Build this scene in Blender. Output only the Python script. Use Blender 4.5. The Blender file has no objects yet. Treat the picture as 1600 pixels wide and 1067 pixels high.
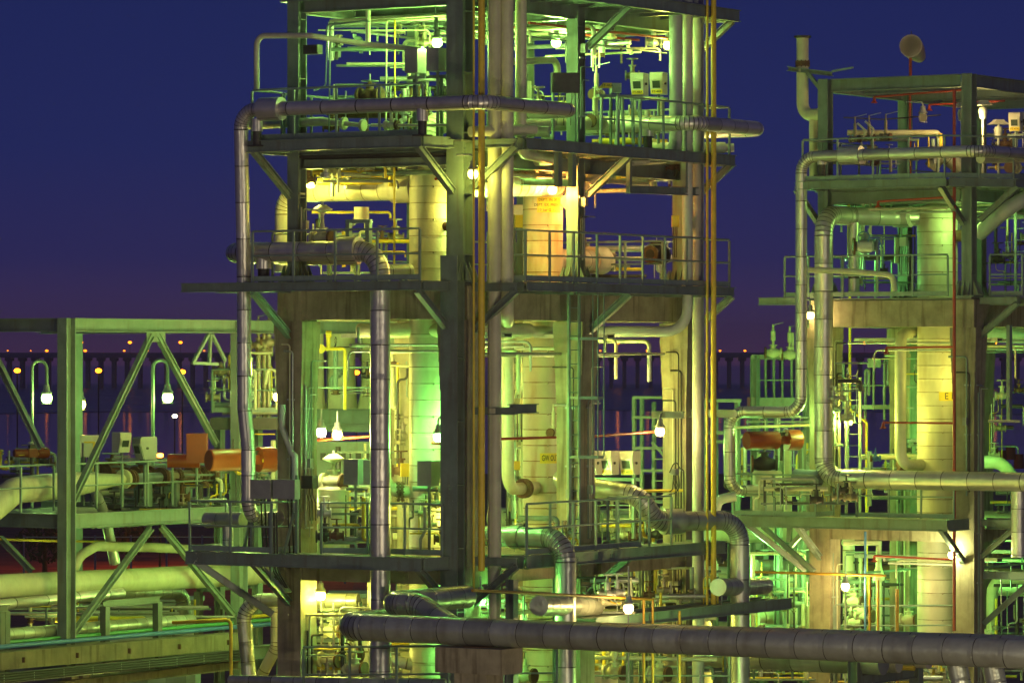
import bpy, math, random
from mathutils import Vector, Matrix
random.seed(7)
PI = math.pi
S = bpy.context.scene
COL = S.collection
# ------------------------------------------------------------------ camera geometry of the place
F, HZ, CZ = 6600.0, 560.0, 12.0
TH = math.radians(32)
O = Vector((-0.995, 90.0, 0.0))
LD = Vector((-math.cos(TH), math.sin(TH), 0))
RD = Vector((math.sin(TH), math.cos(TH), 0))
UP = Vector((0, 0, 1))
T2 = 24.8                                   # the second tower stands 24.8 m along RD


def W(a, b, z):
    return O + LD * a + RD * b + UP * z


def zat(py, D):
    return CZ - (py - HZ) * D / F


def onb(px, py, b):
    k = (px - 800) / F
    o = O + RD * b
    a = (k * o.y - o.x) / (LD.x - k * LD.y)
    p = o + LD * a
    p.z = zat(py, p.y)
    return p


def ona(px, py, a):
    k = (px - 800) / F
    o = O + LD * a
    b = (k * o.y - o.x) / (RD.x - k * RD.y)
    p = o + RD * b
    p.z = zat(py, p.y)
    return p


def onD(px, py, D):
    return Vector(((px - 800) * D / F, D, zat(py, D)))


# ------------------------------------------------------------------ mesh builder
class MB:
    def __init__(s):
        s.v, s.f, s.sm, s.uv = [], [], [], []

    def face(s, idx, smooth=False, uv=None):
        s.f.append(tuple(idx)); s.sm.append(smooth)
        s.uv.append(uv if uv else [(0.0, 0.5)] * len(idx))

    def box(s, c, sx, sy, sz, ex=None, ey=None, ez=None):
        ex = ex or LD; ey = ey or RD; ez = ez or UP
        n = len(s.v)
        for i in (-1, 1):
            for j in (-1, 1):
                for k in (-1, 1):
                    s.v.append(c + ex * (i * sx / 2) + ey * (j * sy / 2) + ez * (k * sz / 2))
        det = ex.cross(ey).dot(ez)
        for q in ((0, 1, 3, 2), (4, 6, 7, 5), (0, 4, 5, 1), (2, 3, 7, 6), (0, 2, 6, 4), (1, 5, 7, 3)):
            s.face([n + i for i in (q if det > 0 else q[::-1])])
        return s

    def abox(s, a0, a1, b0, b1, z0, z1):
        return s.box(W((a0 + a1) / 2, (b0 + b1) / 2, (z0 + z1) / 2), abs(a1 - a0), abs(b1 - b0), abs(z1 - z0))

    def bar(s, p, q, w, h, up=UP):
        d = q - p
        L = d.length
        d = d / L
        x = d.cross(up)
        if x.length < 1e-4:
            x = d.cross(LD)
        x.normalize()
        y = x.cross(d)
        return s.box((p + q) / 2, w, L, h, x, d, y)

    def ibeam(s, p, q, h, w, t=0.02, up=UP):
        d = (q - p); L = d.length; d = d / L
        x = d.cross(up)
        if x.length < 1e-4:
            x = d.cross(LD)
        x.normalize(); y = x.cross(d); c = (p + q) / 2
        s.box(c + y * (h / 2 - t / 2), w, L, t, x, d, y)
        s.box(c - y * (h / 2 - t / 2), w, L, t, x, d, y)
        s.box(c, t, L, h - 2 * t, x, d, y)
        return s

    def rings(s, rings, n, closed=False, caps=True, smooth=True, vs=None, elbow=None):
        """rings: list of (center, X, Y, r); consecutive rings with None between are not joined"""
        idx, prev = [], None
        for k, R in enumerate(rings):
            if R is None:
                prev = None; continue
            c, X, Y, r = R
            st = len(s.v)
            for i in range(n):
                t = 2 * PI * i / n
                s.v.append(c + X * (r * math.cos(t)) + Y * (r * math.sin(t)))
            if prev is not None:
                a, va = prev
                vb = vs[k] if vs else 0.5
                eo = 10 if (elbow and elbow[k]) else 0
                for i in range(n):
                    j = (i + 1) % n
                    s.face((a + i, a + j, st + j, st + i), smooth, [(eo + i / n, va), (eo + (i + 1) / n, va), (eo + (i + 1) / n, vb), (eo + i / n, vb)])
            prev = (st, vs[k] if vs else 0.5)
        if caps and not closed:
            for R, rev in ((rings[0], True), (rings[-1], False)):
                c, X, Y, r = R
                if r < 1e-5:
                    continue
                st = len(s.v)
                for i in range(n):
                    t = 2 * PI * i / n
                    s.v.append(c + X * (r * math.cos(t)) + Y * (r * math.sin(t)))
                ids = list(range(st, st + n))
                s.face(ids[::-1] if rev else ids)
        return s

    def cyl(s, p, q, r, n=12, r2=None, smooth=True):
        d = (q - p).normalized()
        X, Y = perp(d)
        return s.rings([(p, X, Y, r), (q, X, Y, r if r2 is None else r2)], n, smooth=smooth)

    def lathe(s, p, d, prof, n=16, smooth=True, seam=0):
        """prof: (distance along d, radius); a repeated distance gives a crisp edge"""
        d = d.normalized()
        X, Y = perp(d)
        R, vs, last = [], [], None
        for h, r in prof:
            R.append((p + d * h, X, Y, max(r, 1e-4))); vs.append(h / seam if seam else 0.5)
        out, ov = [], []
        for k in range(len(R)):
            if 0 < k < len(R) - 1:
                d1 = Vector((prof[k][0] - prof[k - 1][0], prof[k][1] - prof[k - 1][1]))
                d2 = Vector((prof[k + 1][0] - prof[k][0], prof[k + 1][1] - prof[k][1]))
                if d1.length > 1e-6 and d2.length > 1e-6 and d1.angle(d2) > 0.6:
                    # split for a crisp edge
                    out += [R[k], None, R[k]]; ov += [vs[k], 0, vs[k]]
                    continue
            out.append(R[k]); ov.append(vs[k])
        return s.rings(out, n, smooth=smooth, vs=ov)

    def tube(s, pts, r, bend=0.0, n=14, seam=0.75, seg=8, clad=False, cap=True):
        """sweep of radius r along pts with filleted corners; v of the uv counts seams"""
        P = [Vector(p) for p in pts]
        st = []                                    # (pos, tangent, v, split)
        v = random.random()
        cur = P[0]
        for i in range(1, len(P)):
            d1 = (P[i] - P[i - 1]).normalized()
            if i < len(P) - 1 and bend > 0:
                d2 = (P[i + 1] - P[i]).normalized()
                ang = d1.angle(d2, 0)
            else:
                ang = 0
            if ang > 0.02:
                lim = min((P[i] - P[i - 1]).length, (P[i + 1] - P[i]).length) * 0.49
                t = min(bend * math.tan(ang / 2), lim)
                R = t / math.tan(ang / 2)
                A = P[i] - d1 * t
                nrm = (d2 - d1 * d2.dot(d1)).normalized()
                C = A + nrm * R
                st.append((cur, d1, v, False))
                if clad:
                    v = math.ceil(v + (A - cur).length / seam)
                else:
                    v += (A - cur).length / seam
                st.append((A, d1, v, True))
                m = max(2, int(seg * ang / (PI / 2) + .5)) if clad else max(3, int(6 * ang / (PI / 2) + .5))
                for k in range(1, m + 1):
                    th = ang * k / m
                    pos = C - nrm * (R * math.cos(th)) + d1 * (R * math.sin(th))
                    tan = (d1 * math.cos(th) + nrm * math.sin(th)).normalized()
                    v += 1 if clad else R * ang / m / seam
                    st.append((pos, tan, v, clad or k == m, True))
                cur = C - nrm * (R * math.cos(ang)) + d1 * (R * math.sin(ang))
            else:
                st.append((cur, d1, v, False))
                v += (P[i] - cur).length / seam
                cur = P[i]
                st.append((cur, d1, v, True))
        # parallel transport
        X, Y = perp(st[0][1])
        rings, vs, elb = [], [], []
        pt = st[0][1]
        for k, (pos, tan, vv, split, *el_) in enumerate(st):
            q = pt.rotation_difference(tan)
            X = q @ X; Y = q @ Y; pt = tan
            if rings and rings[-1] is not None and (pos - rings[-1][0]).length < 1e-5:
                vs[-1] = vv
                if split and clad:
                    pass
                continue
            rings.append((pos, X.copy(), Y.copy(), r)); vs.append(vv); elb.append(bool(el_))
            if split and clad and k < len(st) - 1:
                rings.append(None); vs.append(0); elb.append(False)
                rings.append((pos, X.copy(), Y.copy(), r)); vs.append(vv); elb.append(False)
        return s.rings(rings, n, vs=vs, caps=cap, elbow=elb if clad else None)

    def build(s, name, mat, parent=None, origin=None):
        if not s.v:
            return None
        base = origin if origin is not None else (worldloc(parent) if parent else Vector((sum(p.x for p in s.v) / len(s.v), sum(p.y for p in s.v) / len(s.v), min(p.z for p in s.v))))
        me = bpy.data.meshes.new(name)
        me.from_pydata([tuple(p - base) for p in s.v], [], s.f)
        me.polygons.foreach_set('use_smooth', s.sm)
        uvl = me.uv_layers.new(name='UVMap')
        flat = []
        for u in s.uv:
            for a in u:
                flat += [a[0], a[1]]
        uvl.data.foreach_set('uv', flat)
        me.materials.append(mat)
        me.update()
        o = bpy.data.objects.new(name, me)
        COL.objects.link(o)
        if parent:
            o.parent = parent
        else:
            o.location = base
        return o


def perp(d):
    x = d.cross(UP)
    if x.length < 1e-3:
        x = LD.copy()
    x.normalize()
    return x, x.cross(d).normalized() * -1 if False else d.cross(x).normalized()


def worldloc(o):
    v = Vector((0, 0, 0))
    while o:
        v += o.location
        o = o.parent
    return v


def tag(o, label, cat, group=None):
    o['label'] = label; o['category'] = cat
    if group:
        o['group'] = group
    return o


def thing(name, label, cat, loc, group=None):
    o = bpy.data.objects.new(name, None)
    o.empty_display_size = 0.2
    COL.objects.link(o)
    o.location = loc
    return tag(o, label, cat, group)


def struct(o, kind='structure'):
    o['kind'] = kind
    return o


# ------------------------------------------------------------------ materials
def mat_new(name):
    m = bpy.data.materials.new(name); m.use_nodes = True
    nt = m.node_tree
    b = nt.nodes['Principled BSDF']
    return m, nt, b


def weathered(name, col, rough=0.5, metal=0.0, var=0.25, scale=3.0, streak=0.0, streak_col=(.10, .06, .03), bump=0.0, bscale=30, spec=None):
    m, nt, b = mat_new(name)
    N, Lk = nt.nodes, nt.links
    geo = N.new('ShaderNodeNewGeometry')
    n1 = N.new('ShaderNodeTexNoise'); n1.inputs['Scale'].default_value = scale; n1.inputs['Detail'].default_value = 6; n1.inputs['Roughness'].default_value = .65
    Lk.new(geo.outputs['Position'], n1.inputs['Vector'])
    r = N.new('ShaderNodeValToRGB')
    r.color_ramp.elements[0].position = .3; r.color_ramp.elements[1].position = .7
    r.color_ramp.elements[0].color = tuple(c * (1 - var) for c in col) + (1,)
    r.color_ramp.elements[1].color = tuple(min(1, c * (1 + var * .6)) for c in col) + (1,)
    Lk.new(n1.outputs['Fac'], r.inputs['Fac'])
    out = r.outputs['Color']
    if streak > 0:
        mp = N.new('ShaderNodeMapping'); mp.inputs['Scale'].default_value = (5, 5, .45)
        Lk.new(geo.outputs['Position'], mp.inputs['Vector'])
        n2 = N.new('ShaderNodeTexNoise'); n2.inputs['Scale'].default_value = 1.3; n2.inputs['Detail'].default_value = 5
        Lk.new(mp.outputs['Vector'], n2.inputs['Vector'])
        r2 = N.new('ShaderNodeValToRGB'); r2.color_ramp.elements[0].position = .52; r2.color_ramp.elements[1].position = .72
        r2.color_ramp.elements[1].color = (streak,) * 3 + (1,)
        Lk.new(n2.outputs['Fac'], r2.inputs['Fac'])
        mx = N.new('ShaderNodeMixRGB'); mx.inputs[2].default_value = streak_col + (1,)
        Lk.new(r2.outputs['Color'], mx.inputs[0]); Lk.new(out, mx.inputs[1])
        out = mx.outputs[0]
    Lk.new(out, b.inputs['Base Color'])
    rr = N.new('ShaderNodeMapRange'); rr.inputs['To Min'].default_value = max(.05, rough - .12); rr.inputs['To Max'].default_value = min(1, rough + .15)
    Lk.new(n1.outputs['Fac'], rr.inputs['Value']); Lk.new(rr.outputs[0], b.inputs['Roughness'])
    b.inputs['Metallic'].default_value = metal
    if spec is not None:
        b.inputs['Specular IOR Level'].default_value = spec
    if bump > 0:
        n3 = N.new('ShaderNodeTexNoise'); n3.inputs['Scale'].default_value = bscale; n3.inputs['Detail'].default_value = 4
        Lk.new(geo.outputs['Position'], n3.inputs['Vector'])
        bp = N.new('ShaderNodeBump'); bp.inputs['Strength'].default_value = bump; bp.inputs['Distance'].default_value = .02
        Lk.new(n3.outputs['Fac'], bp.inputs['Height']); Lk.new(bp.outputs[0], b.inputs['Normal'])
    return m


def cladding(name, col, rough=.35, metal=.9, seamcol=(.05, .045, .04), width=.035, lap=True, var=.18, streak=0.0, streak_col=(.12, .06, .02)):
    """sheet cladding: a dark lapped joint at every whole v of the uv, each sheet its own tone"""
    m, nt, b = mat_new(name)
    N, Lk = nt.nodes, nt.links
    uv = N.new('ShaderNodeUVMap'); sep = N.new('ShaderNodeSeparateXYZ')
    Lk.new(uv.outputs[0], sep.inputs[0])
    fl = N.new('ShaderNodeMath'); fl.operation = 'FLOOR'; Lk.new(sep.outputs['Y'], fl.inputs[0])
    fr = N.new('ShaderNodeMath'); fr.operation = 'FRACT'; Lk.new(sep.outputs['Y'], fr.inputs[0])
    lt = N.new('ShaderNodeMath'); lt.operation = 'LESS_THAN'
    ew = N.new('ShaderNodeMath'); ew.operation = 'GREATER_THAN'; ew.inputs[1].default_value = 5; Lk.new(sep.outputs['X'], ew.inputs[0])
    ww = N.new('ShaderNodeMath'); ww.operation = 'MULTIPLY_ADD'; ww.inputs[1].default_value = .16; ww.inputs[2].default_value = width; Lk.new(ew.outputs[0], ww.inputs[0]); Lk.new(ww.outputs[0], lt.inputs[1])
    Lk.new(fr.outputs[0], lt.inputs[0])
    wn = N.new('ShaderNodeTexWhiteNoise'); wn.noise_dimensions = '1D'; Lk.new(fl.outputs[0], wn.inputs['W'])
    geo = N.new('ShaderNodeNewGeometry')
    n1 = N.new('ShaderNodeTexNoise'); n1.inputs['Scale'].default_value = 4; n1.inputs['Detail'].default_value = 6
    Lk.new(geo.outputs['Position'], n1.inputs['Vector'])
    ad = N.new('ShaderNodeMath'); ad.operation = 'ADD'; Lk.new(wn.outputs['Value'], ad.inputs[0]); Lk.new(n1.outputs['Fac'], ad.inputs[1])
    mr = N.new('ShaderNodeMapRange'); mr.inputs['From Min'].default_value = .3; mr.inputs['From Max'].default_value = 1.6
    mr.inputs['To Min'].default_value = 1 - var; mr.inputs['To Max'].default_value = 1 + var * .5
    Lk.new(ad.outputs[0], mr.inputs['Value'])
    mul = N.new('ShaderNodeMixRGB'); mul.blend_type = 'MULTIPLY'; mul.inputs[0].default_value = 1; mul.inputs[1].default_value = col + (1,)
    Lk.new(mr.outputs[0], mul.inputs[2])
    out = mul.outputs[0]
    if streak > 0:
        mp = N.new('ShaderNodeMapping'); mp.inputs['Scale'].default_value = (3, 3, .8)
        Lk.new(geo.outputs['Position'], mp.inputs['Vector'])
        n2 = N.new('ShaderNodeTexNoise'); n2.inputs['Scale'].default_value = 1.1; n2.inputs['Detail'].default_value = 7
        Lk.new(mp.outputs['Vector'], n2.inputs['Vector'])
        r2 = N.new('ShaderNodeValToRGB'); r2.color_ramp.elements[0].position = .5; r2.color_ramp.elements[1].position = .75
        r2.color_ramp.elements[1].color = (streak,) * 3 + (1,)
        Lk.new(n2.outputs['Fac'], r2.inputs['Fac'])
        ms = N.new('ShaderNodeMixRGB'); ms.inputs[2].default_value = streak_col + (1,)
        Lk.new(r2.outputs['Color'], ms.inputs[0]); Lk.new(out, ms.inputs[1])
        out = ms.outputs[0]
    # one lapped joint along the length, turned a little on every sheet
    uo = N.new('ShaderNodeMath'); uo.operation = 'MULTIPLY_ADD'; uo.inputs[1].default_value = .12
    Lk.new(wn.outputs['Value'], uo.inputs[0]); Lk.new(sep.outputs['X'], uo.inputs[2])
    fu = N.new('ShaderNodeMath'); fu.operation = 'FRACT'; Lk.new(uo.outputs[0], fu.inputs[0])
    lu = N.new('ShaderNodeMath'); lu.operation = 'COMPARE'; lu.inputs[1].default_value = .42; lu.inputs[2].default_value = .006 if lap else 0
    Lk.new(fu.outputs[0], lu.inputs[0])
    mm = N.new('ShaderNodeMath'); mm.operation = 'MAXIMUM'; Lk.new(lt.outputs[0], mm.inputs[0]); Lk.new(lu.outputs[0], mm.inputs[1])
    ms2 = N.new('ShaderNodeMath'); ms2.operation = 'MULTIPLY'; Lk.new(mm.outputs[0], ms2.inputs[0])
    mrs = N.new('ShaderNodeMapRange'); mrs.inputs['From Min'].default_value = .35; mrs.inputs['From Max'].default_value = .6; mrs.inputs['To Min'].default_value = .45
    Lk.new(n1.outputs['Fac'], mrs.inputs['Value']); Lk.new(mrs.outputs[0], ms2.inputs[1])
    mx = N.new('ShaderNodeMixRGB'); mx.inputs[2].default_value = seamcol + (1,)
    Lk.new(ms2.outputs[0], mx.inputs[0]); Lk.new(out, mx.inputs[1])
    Lk.new(mx.outputs[0], b.inputs['Base Color'])
    rr = N.new('ShaderNodeMapRange'); rr.inputs['To Min'].default_value = max(.08, rough - .1); rr.inputs['To Max'].default_value = rough + .15
    Lk.new(n1.outputs['Fac'], rr.inputs['Value']); Lk.new(rr.outputs[0], b.inputs['Roughness'])
    b.inputs['Metallic'].default_value = metal
    # laps: each sheet rises slightly towards its joint, plus small dents
    n3 = N.new('ShaderNodeTexNoise'); n3.inputs['Scale'].default_value = 7; n3.inputs['Detail'].default_value = 3
    Lk.new(geo.outputs['Position'], n3.inputs['Vector'])
    hh = N.new('ShaderNodeMath'); hh.operation = 'ADD'; Lk.new(n3.outputs['Fac'], hh.inputs[0])
    sm = N.new('ShaderNodeMapRange'); sm.inputs['From Min'].default_value = .85; sm.inputs['From Max'].default_value = 1; sm.inputs['To Max'].default_value = .9
    Lk.new(fr.outputs[0], sm.inputs['Value']); Lk.new(sm.outputs[0], hh.inputs[1])
    bp = N.new('ShaderNodeBump'); bp.inputs['Strength'].default_value = .55; bp.inputs['Distance'].default_value = .02
    Lk.new(hh.outputs[0], bp.inputs['Height']); Lk.new(bp.outputs[0], b.inputs['Normal'])
    return m


def glow(name, col, strength):
    m, nt, b = mat_new(name)
    nt.nodes.remove(b)
    m.cycles.emission_sampling = 'NONE'
    e = nt.nodes.new('ShaderNodeEmission'); e.inputs[0].default_value = col + (1,); e.inputs[1].default_value = strength
    nt.links.new(e.outputs[0], nt.nodes['Material Output'].inputs['Surface'])
    return m


M = {}
M['steel'] = weathered('painted_steel', (.185, .245, .205), .40, 0, .25, 2.0, streak=.45, streak_col=(.12, .085, .045))
M['rail'] = weathered('rail_paint', (.23, .31, .26), .40, 0, .2, 5)
M['deck'] = weathered('deck_grating', (.22, .24, .19), .6, .1, .25, 6, bump=.4, bscale=60)
M['concrete'] = weathered('cast_concrete', (.34, .30, .20), .85, 0, .35, 2.0, streak=.8, streak_col=(.10, .075, .04), bump=.25, bscale=14)
M['concrete_dark'] = weathered('grimy_concrete', (.19, .165, .10), .85, 0, .4, 1.6, streak=.85, streak_col=(.05, .04, .02), bump=.25, bscale=14)
M['steel_dark'] = weathered('dark_grey_steel', (.10, .12, .10), .45, 0, .25, 3)
M['alu'] = cladding('aluminium_cladding', (.70, .67, .61), .33, .6, var=.3)
M['dull'] = cladding('dull_cladding', (.53, .56, .46), .34, .55, var=.3, streak=.35)
M['cream'] = cladding('cream_cladding', (.66, .61, .46), .45, .0, seamcol=(.20, .15, .07), width=.06, lap=False, var=.15, streak=.45, streak_col=(.34, .22, .09))
M['creamr'] = cladding('rust_stained_cream_cladding', (.64, .57, .41), .5, .0, seamcol=(.22, .11, .04), width=.07, lap=False, var=.2, streak=.8, streak_col=(.38, .17, .05))
M['creamp'] = weathered('cream_pipe_paint', (.60, .59, .40), .45, 0, .18, 2.2, streak=.25, streak_col=(.30, .22, .10))
M['greyp'] = weathered('grey_pipe_paint', (.50, .53, .48), .42, 0, .15, 3)
M['yellow'] = weathered('yellow_paint', (.76, .56, .035), .45, 0, .2, 4)
M['amber'] = weathered('amber_line_paint', (.40, .21, .02), .5, 0, .25, 5)
M['red'] = weathered('red_paint', (.42, .05, .025), .45, 0, .25, 5)
M['orange'] = weathered('orange_actuator_paint', (.25, .040, .004), .42, 0, .15, 3, streak=.25, streak_col=(.25, .07, .02))
M['rust'] = weathered('rusty_steel', (.15, .085, .045), .8, .2, .4, 9, bump=.3)
M['dark'] = weathered('dark_steel', (.06, .06, .055), .5, .3, .3, 6)
M['blue'] = weathered('blue_paint', (.05, .16, .36), .45, 0, .2, 4)
M['bluegrey'] = weathered('blue_grey_paint', (.20, .27, .30), .45, 0, .25, 4)
M['green'] = weathered('green_paint', (.07, .30, .10), .45, 0, .2, 4)
M['beige'] = weathered('beige_enamel', (.62, .60, .50), .35, 0, .12, 3, streak=.15)
M['greybox'] = weathered('grey_enamel', (.30, .31, .29), .4, 0, .15, 3)
M['glass'] = weathered('display_glass', (.05, .07, .06), .12, 0, .1, 3)
M['signy'] = weathered('yellow_sign', (.78, .58, .04), .5, 0, .1, 5)
M['ink'] = weathered('black_lettering', (.015, .015, .015), .6, 0, .1, 5)
M['black'] = weathered('black_cable', (.02, .02, .02), .5, 0, .2, 5)
M['galv'] = weathered('galvanised_steel', (.45, .46, .45), .4, .6, .25, 6)
M['white'] = weathered('white_fabric', (.46, .36, .34), .7, 0, .1, 4)
M['brass'] = weathered('weathered_fitting', (.35, .30, .20), .45, .5, .3, 8)
# ------------------------------------------------------------------ kit of repeated things
def pipe(label, pts, r, mat='alu', bend=None, seam=.75, clad=None, name='pipe', cat='pipe', group=None, flanges=(), supports=(), caps=(), collars=(), seg=8, n=None):
    """one pipe run. flanges / collars: (point, direction, radius factor); supports: (top point, height)"""
    clad = mat in ('alu', 'dull', 'cream') if clad is None else clad
    bend = r * 2.6 if bend is None else bend
    n = n or (20 if r > .12 else 12 if r > .05 else 8)
    body = MB().tube(pts, r, bend, n, seam, seg, clad)
    extra = flanges or supports or collars
    if not extra:
        o = body.build(name, M[mat])
        return tag(o, label, cat, group)
    t = thing(name, label, cat, Vector(pts[0]), group)
    body.build('cladding' if clad else 'tube', M[mat], t)
    for p, d, k in flanges:
        m = MB(); d = Vector(d).normalized()
        m.lathe(p - d * .07, d, [(0, 0), (0, r * k), (.055, r * k), (.055, r * 1.02), (.085, r * 1.02), (.085, r * k), (.14, r * k), (.14, 0)], 20)
        X, Y = perp(d)
        for i in range(10):
            a = 2 * PI * i / 10
            c = p + X * (math.cos(a) * r * (k + 1.02) / 2) + Y * (math.sin(a) * r * (k + 1.02) / 2)
            m.cyl(c - d * .09, c + d * .09, .018, 6)
        m.build('flange', M['rust'], t)
    for p, d, k, ln in collars:
        m = MB(); d = Vector(d).normalized()
        m.lathe(p - d * ln / 2, d, [(0, 0), (0, r * k), (ln, r * k), (ln, 0)], 20)
        m.build('collar', M[mat], t)
    for p, h in supports:
        m = MB(); p = Vector(p)
        m.cyl(p - UP * (h * .45), p, r * .8, 14)
        m.build('shoe', M[mat], t)
        m = MB(); m.cyl(p - UP * h, p - UP * (h * .45), r * .6, 12)
        m.box(p - UP * (h - .015), r * 2, r * 2, .03)
        m.build('post', M['dark'], t)
    return t


def lerp(p, q, t):
    return p + (q - p) * t


RAILG = 'handrails around the platforms'


def handrail(label, pts, step=1.05, toe=True, h=1.1, mat='rail', group=RAILG, r=.024):
    """pts: floor level points of the run"""
    pts = [Vector(p) for p in pts]
    t = thing('handrail', label, 'handrail', pts[0], group)
    MB().tube([p + UP * h for p in pts], r, .06, 8).build('top_rail', M[mat], t)
    MB().tube([p + UP * (h * .52) for p in pts], r * .85, .06, 8).build('mid_rail', M[mat], t)
    for i in range(len(pts) - 1):
        p, q = pts[i], pts[i + 1]
        L = (q - p).length
        k = max(1, round(L / step))
        for j in range(k + (1 if i == len(pts) - 2 else 0)):
            c = lerp(p, q, j / k)
            m = MB()
            m.bar(c, c + UP * (h - r), .045, .045)
            m.build('post', M[mat], t)
        if toe:
            d = (q - p).normalized()
            m = MB().bar(p + d * .03 + UP * .075, q - d * .03 + UP * .075, .012, .12)
            m.build('toe_board', M[mat], t)
    return t


def ladder(label, foot, top, wdir, w=.45, cage=True, out=None, mat='rail', cz0=2.2):
    t = thing('ladder', label, 'ladder', foot)
    H = top.z - foot.z
    for s in (-1, 1):
        MB().bar(foot + wdir * (s * w / 2), top + wdir * (s * w / 2), .05, .07, wdir).build('stile', M[mat], t)
    k = int(H / .3)
    for i in range(1, k):
        c = lerp(foot, top, i / k)
        MB().cyl(c - wdir * (w / 2 - .02), c + wdir * (w / 2 - .02), .012, 6).build('rung', M[mat], t)
    if cage:
        hoops = []
        n = max(2, int((H - cz0) / 1.1))
        for i in range(n + 1):
            c = foot + UP * (cz0 + (H - cz0) * i / n)
            m = MB()
            P = [c + wdir * (w / 2), c + wdir * (w / 2 + .08) + out * .3, c + wdir * .12 + out * .68, c - wdir * .12 + out * .68, c - wdir * (w / 2 + .08) + out * .3, c - wdir * (w / 2)]
            for u, v in zip(P, P[1:]):
                m.bar(u, v, .01, .06)
            m.build('hoop', M[mat], t)
        for sx, so in ((w / 2 + .09, .3), (.13, .69), (-.13, .69), (-w / 2 - .09, .3)):
            p = foot + wdir * sx + out * so
            MB().bar(p + UP * cz0, p + UP * H, .035, .012, out).build('cage_strap', M[mat], t)
    return t


def hcol(mb, a, b, z0, z1, wa, wb, t=.03):
    """H column: flanges facing +-R, web along R"""
    mb.abox(a, a + wa, b, b + t, z0, z1)
    mb.abox(a, a + wa, b + wb - t, b + wb, z0, z1)
    mb.abox(a + wa / 2 - .012, a + wa / 2 + .012, b + t, b + wb - t, z0, z1)
    z = z0 + .6
    while z < z1 - .3:                                   # stiffeners between the flanges
        mb.abox(a + .015, a + wa / 2 - .013, b + t + .002, b + wb - t - .002, z, z + .02)
        z += 1.3


def edge(mb, p, q, h=.2, w=.11):
    """edge channel hanging h below p-q"""
    mb.ibeam(p - UP * (h / 2), q - UP * (h / 2), h, w, .018)


def bolts(mb, p, d, nrm):
    for i in range(2):
        for j in range(2):
            c = p + d * (i * .09) + UP * (j * .07)
            mb.cyl(c - nrm * .001, c + nrm * .012, .016, 6)


def platform(label, z, decks, edges, brackets, h=.2, joists=True, joff=0):
    t = thing('platform', label, 'platform', W(decks[0][0], decks[0][2], z))
    for a0, a1, b0, b1 in decks:
        MB().abox(a0, a1, b0, b1, z - .075, z - .035).build('deck', M['deck'], t)
        if joists:
            m = MB()
            b = b0 + .25
            if (b1 - b0) > 1.6:
                while b < b1 - .1:
                    m.ibeam(W(a0 + .06, b, z - .158), W(a1 - .06, b, z - .158), .16, .08, .012)
                    b += .95
            m.build('joists', M['steel'], t)
    for (a0, b0), (a1, b1) in edges:
        m = MB(); p, q = W(a0, b0, z), W(a1, b1, z)
        edge(m, p, q, h)
        d = (q - p).normalized(); nr = d.cross(UP)
        if nr.y > 0:
            nr = -nr
        L = (q - p).length
        for k in range(int(L / 1.5)):
            bolts(m, p + d * (.5 + k * 1.5) - UP * (h * .65) + nr * .009, d, nr)
        m.build('edge_beam', M['steel'], t)
    for (a0, b0, z0), (a1, b1, z1) in brackets:
        m = MB(); p, q = W(a0, b0, z0), W(a1, b1, z1)
        m.ibeam(p, q, .15, .13, .016)
        m.build('bracket', M['steel'], t)
        m = MB(); m.ibeam(W(a0, b0, z - .122), W(a1, b1, z - .122), .18, .10, .016)
        m.build('outrigger', M['steel'], t)
    return t


def bulb(parent, p, kind, watts, r):
    l = bpy.data.lights.new('bulb', 'POINT'); l.color = GLOW[kind]; l.energy = watts; l.shadow_soft_size = r
    o = bpy.data.objects.new('bulb', l); COL.objects.link(o); o.parent = parent; o.location = p - worldloc(parent)
    return o


LAMPG = 'well glass lamps lighting the plant'
_lampmesh = {}


def shared(key, fn, mat, parent):
    """sub mesh in the thing's own space, shared between copies"""
    if key not in _lampmesh:
        o = fn().build(key.split('|')[0], mat, parent, Vector((0, 0, 0)))
        _lampmesh[key] = o.data
        return o
    o = bpy.data.objects.new(key.split('|')[0], _lampmesh[key])
    COL.objects.link(o); o.parent = parent
    return o


def V3(x, y, z):
    return Vector((x, y, z))


GLOW = {
    'mint': (.50, 1, .19), 'white': (.97, 1, .42), 'warm': (1, .72, .26),
    'green': (.24, 1, .18), 'yell': (1, .95, .15), 'amber': (1, .38, .06), 'sodium': (1, .24, .006), 'neutral': (1, .90, .62), 'warmn': (1, .82, .50),
}
WATT = 720.0


def lamp(label, p, kind='warm', power=1.0, arm=None, scale=1.0, group=LAMPG, flood=False):
    """well-glass fitting whose glowing globe is centred on p; arm: point its conduit goes to"""
    t = thing('lamp', label, 'lamp', p, group)
    key = '|%s%.2f%.2f' % (kind, power, scale)
    mk = 'lamp_glow_%s_%.2f' % (kind, power)
    if mk not in M:
        M[mk] = glow(mk, GLOW[kind], min(30, 40 * power))
    k = scale
    if power > .05:
        bulb(t, p - UP * (.03 * k), kind, WATT * power, .14 * k)
    shared('globe' + key, lambda: MB().lathe(V3(0, 0, -.12 * k), UP, [(0, .0), (.01 * k, .06 * k), (.05 * k, .10 * k), (.12 * k, .112 * k), (.19 * k, .085 * k)], 10), M[mk], t)
    shared('cap|%.2f' % k, lambda: MB().lathe(V3(0, 0, .065 * k), UP, [(0, 0), (0, .10 * k), (.03 * k, .12 * k), (.05 * k, .11 * k), (.10 * k, .07 * k), (.2 * k, .06 * k), (.2 * k, 0)], 12), M['galv'], t)
    shared('guard|%.2f' % k, lambda: _guard(k), M['galv'], t)
    if arm:
        q = [p + UP * (.22 * k)] + [Vector(x) for x in arm]
        MB().tube(q, .022, .12, 8).build('conduit', M['galv'], t)
    return t


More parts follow.
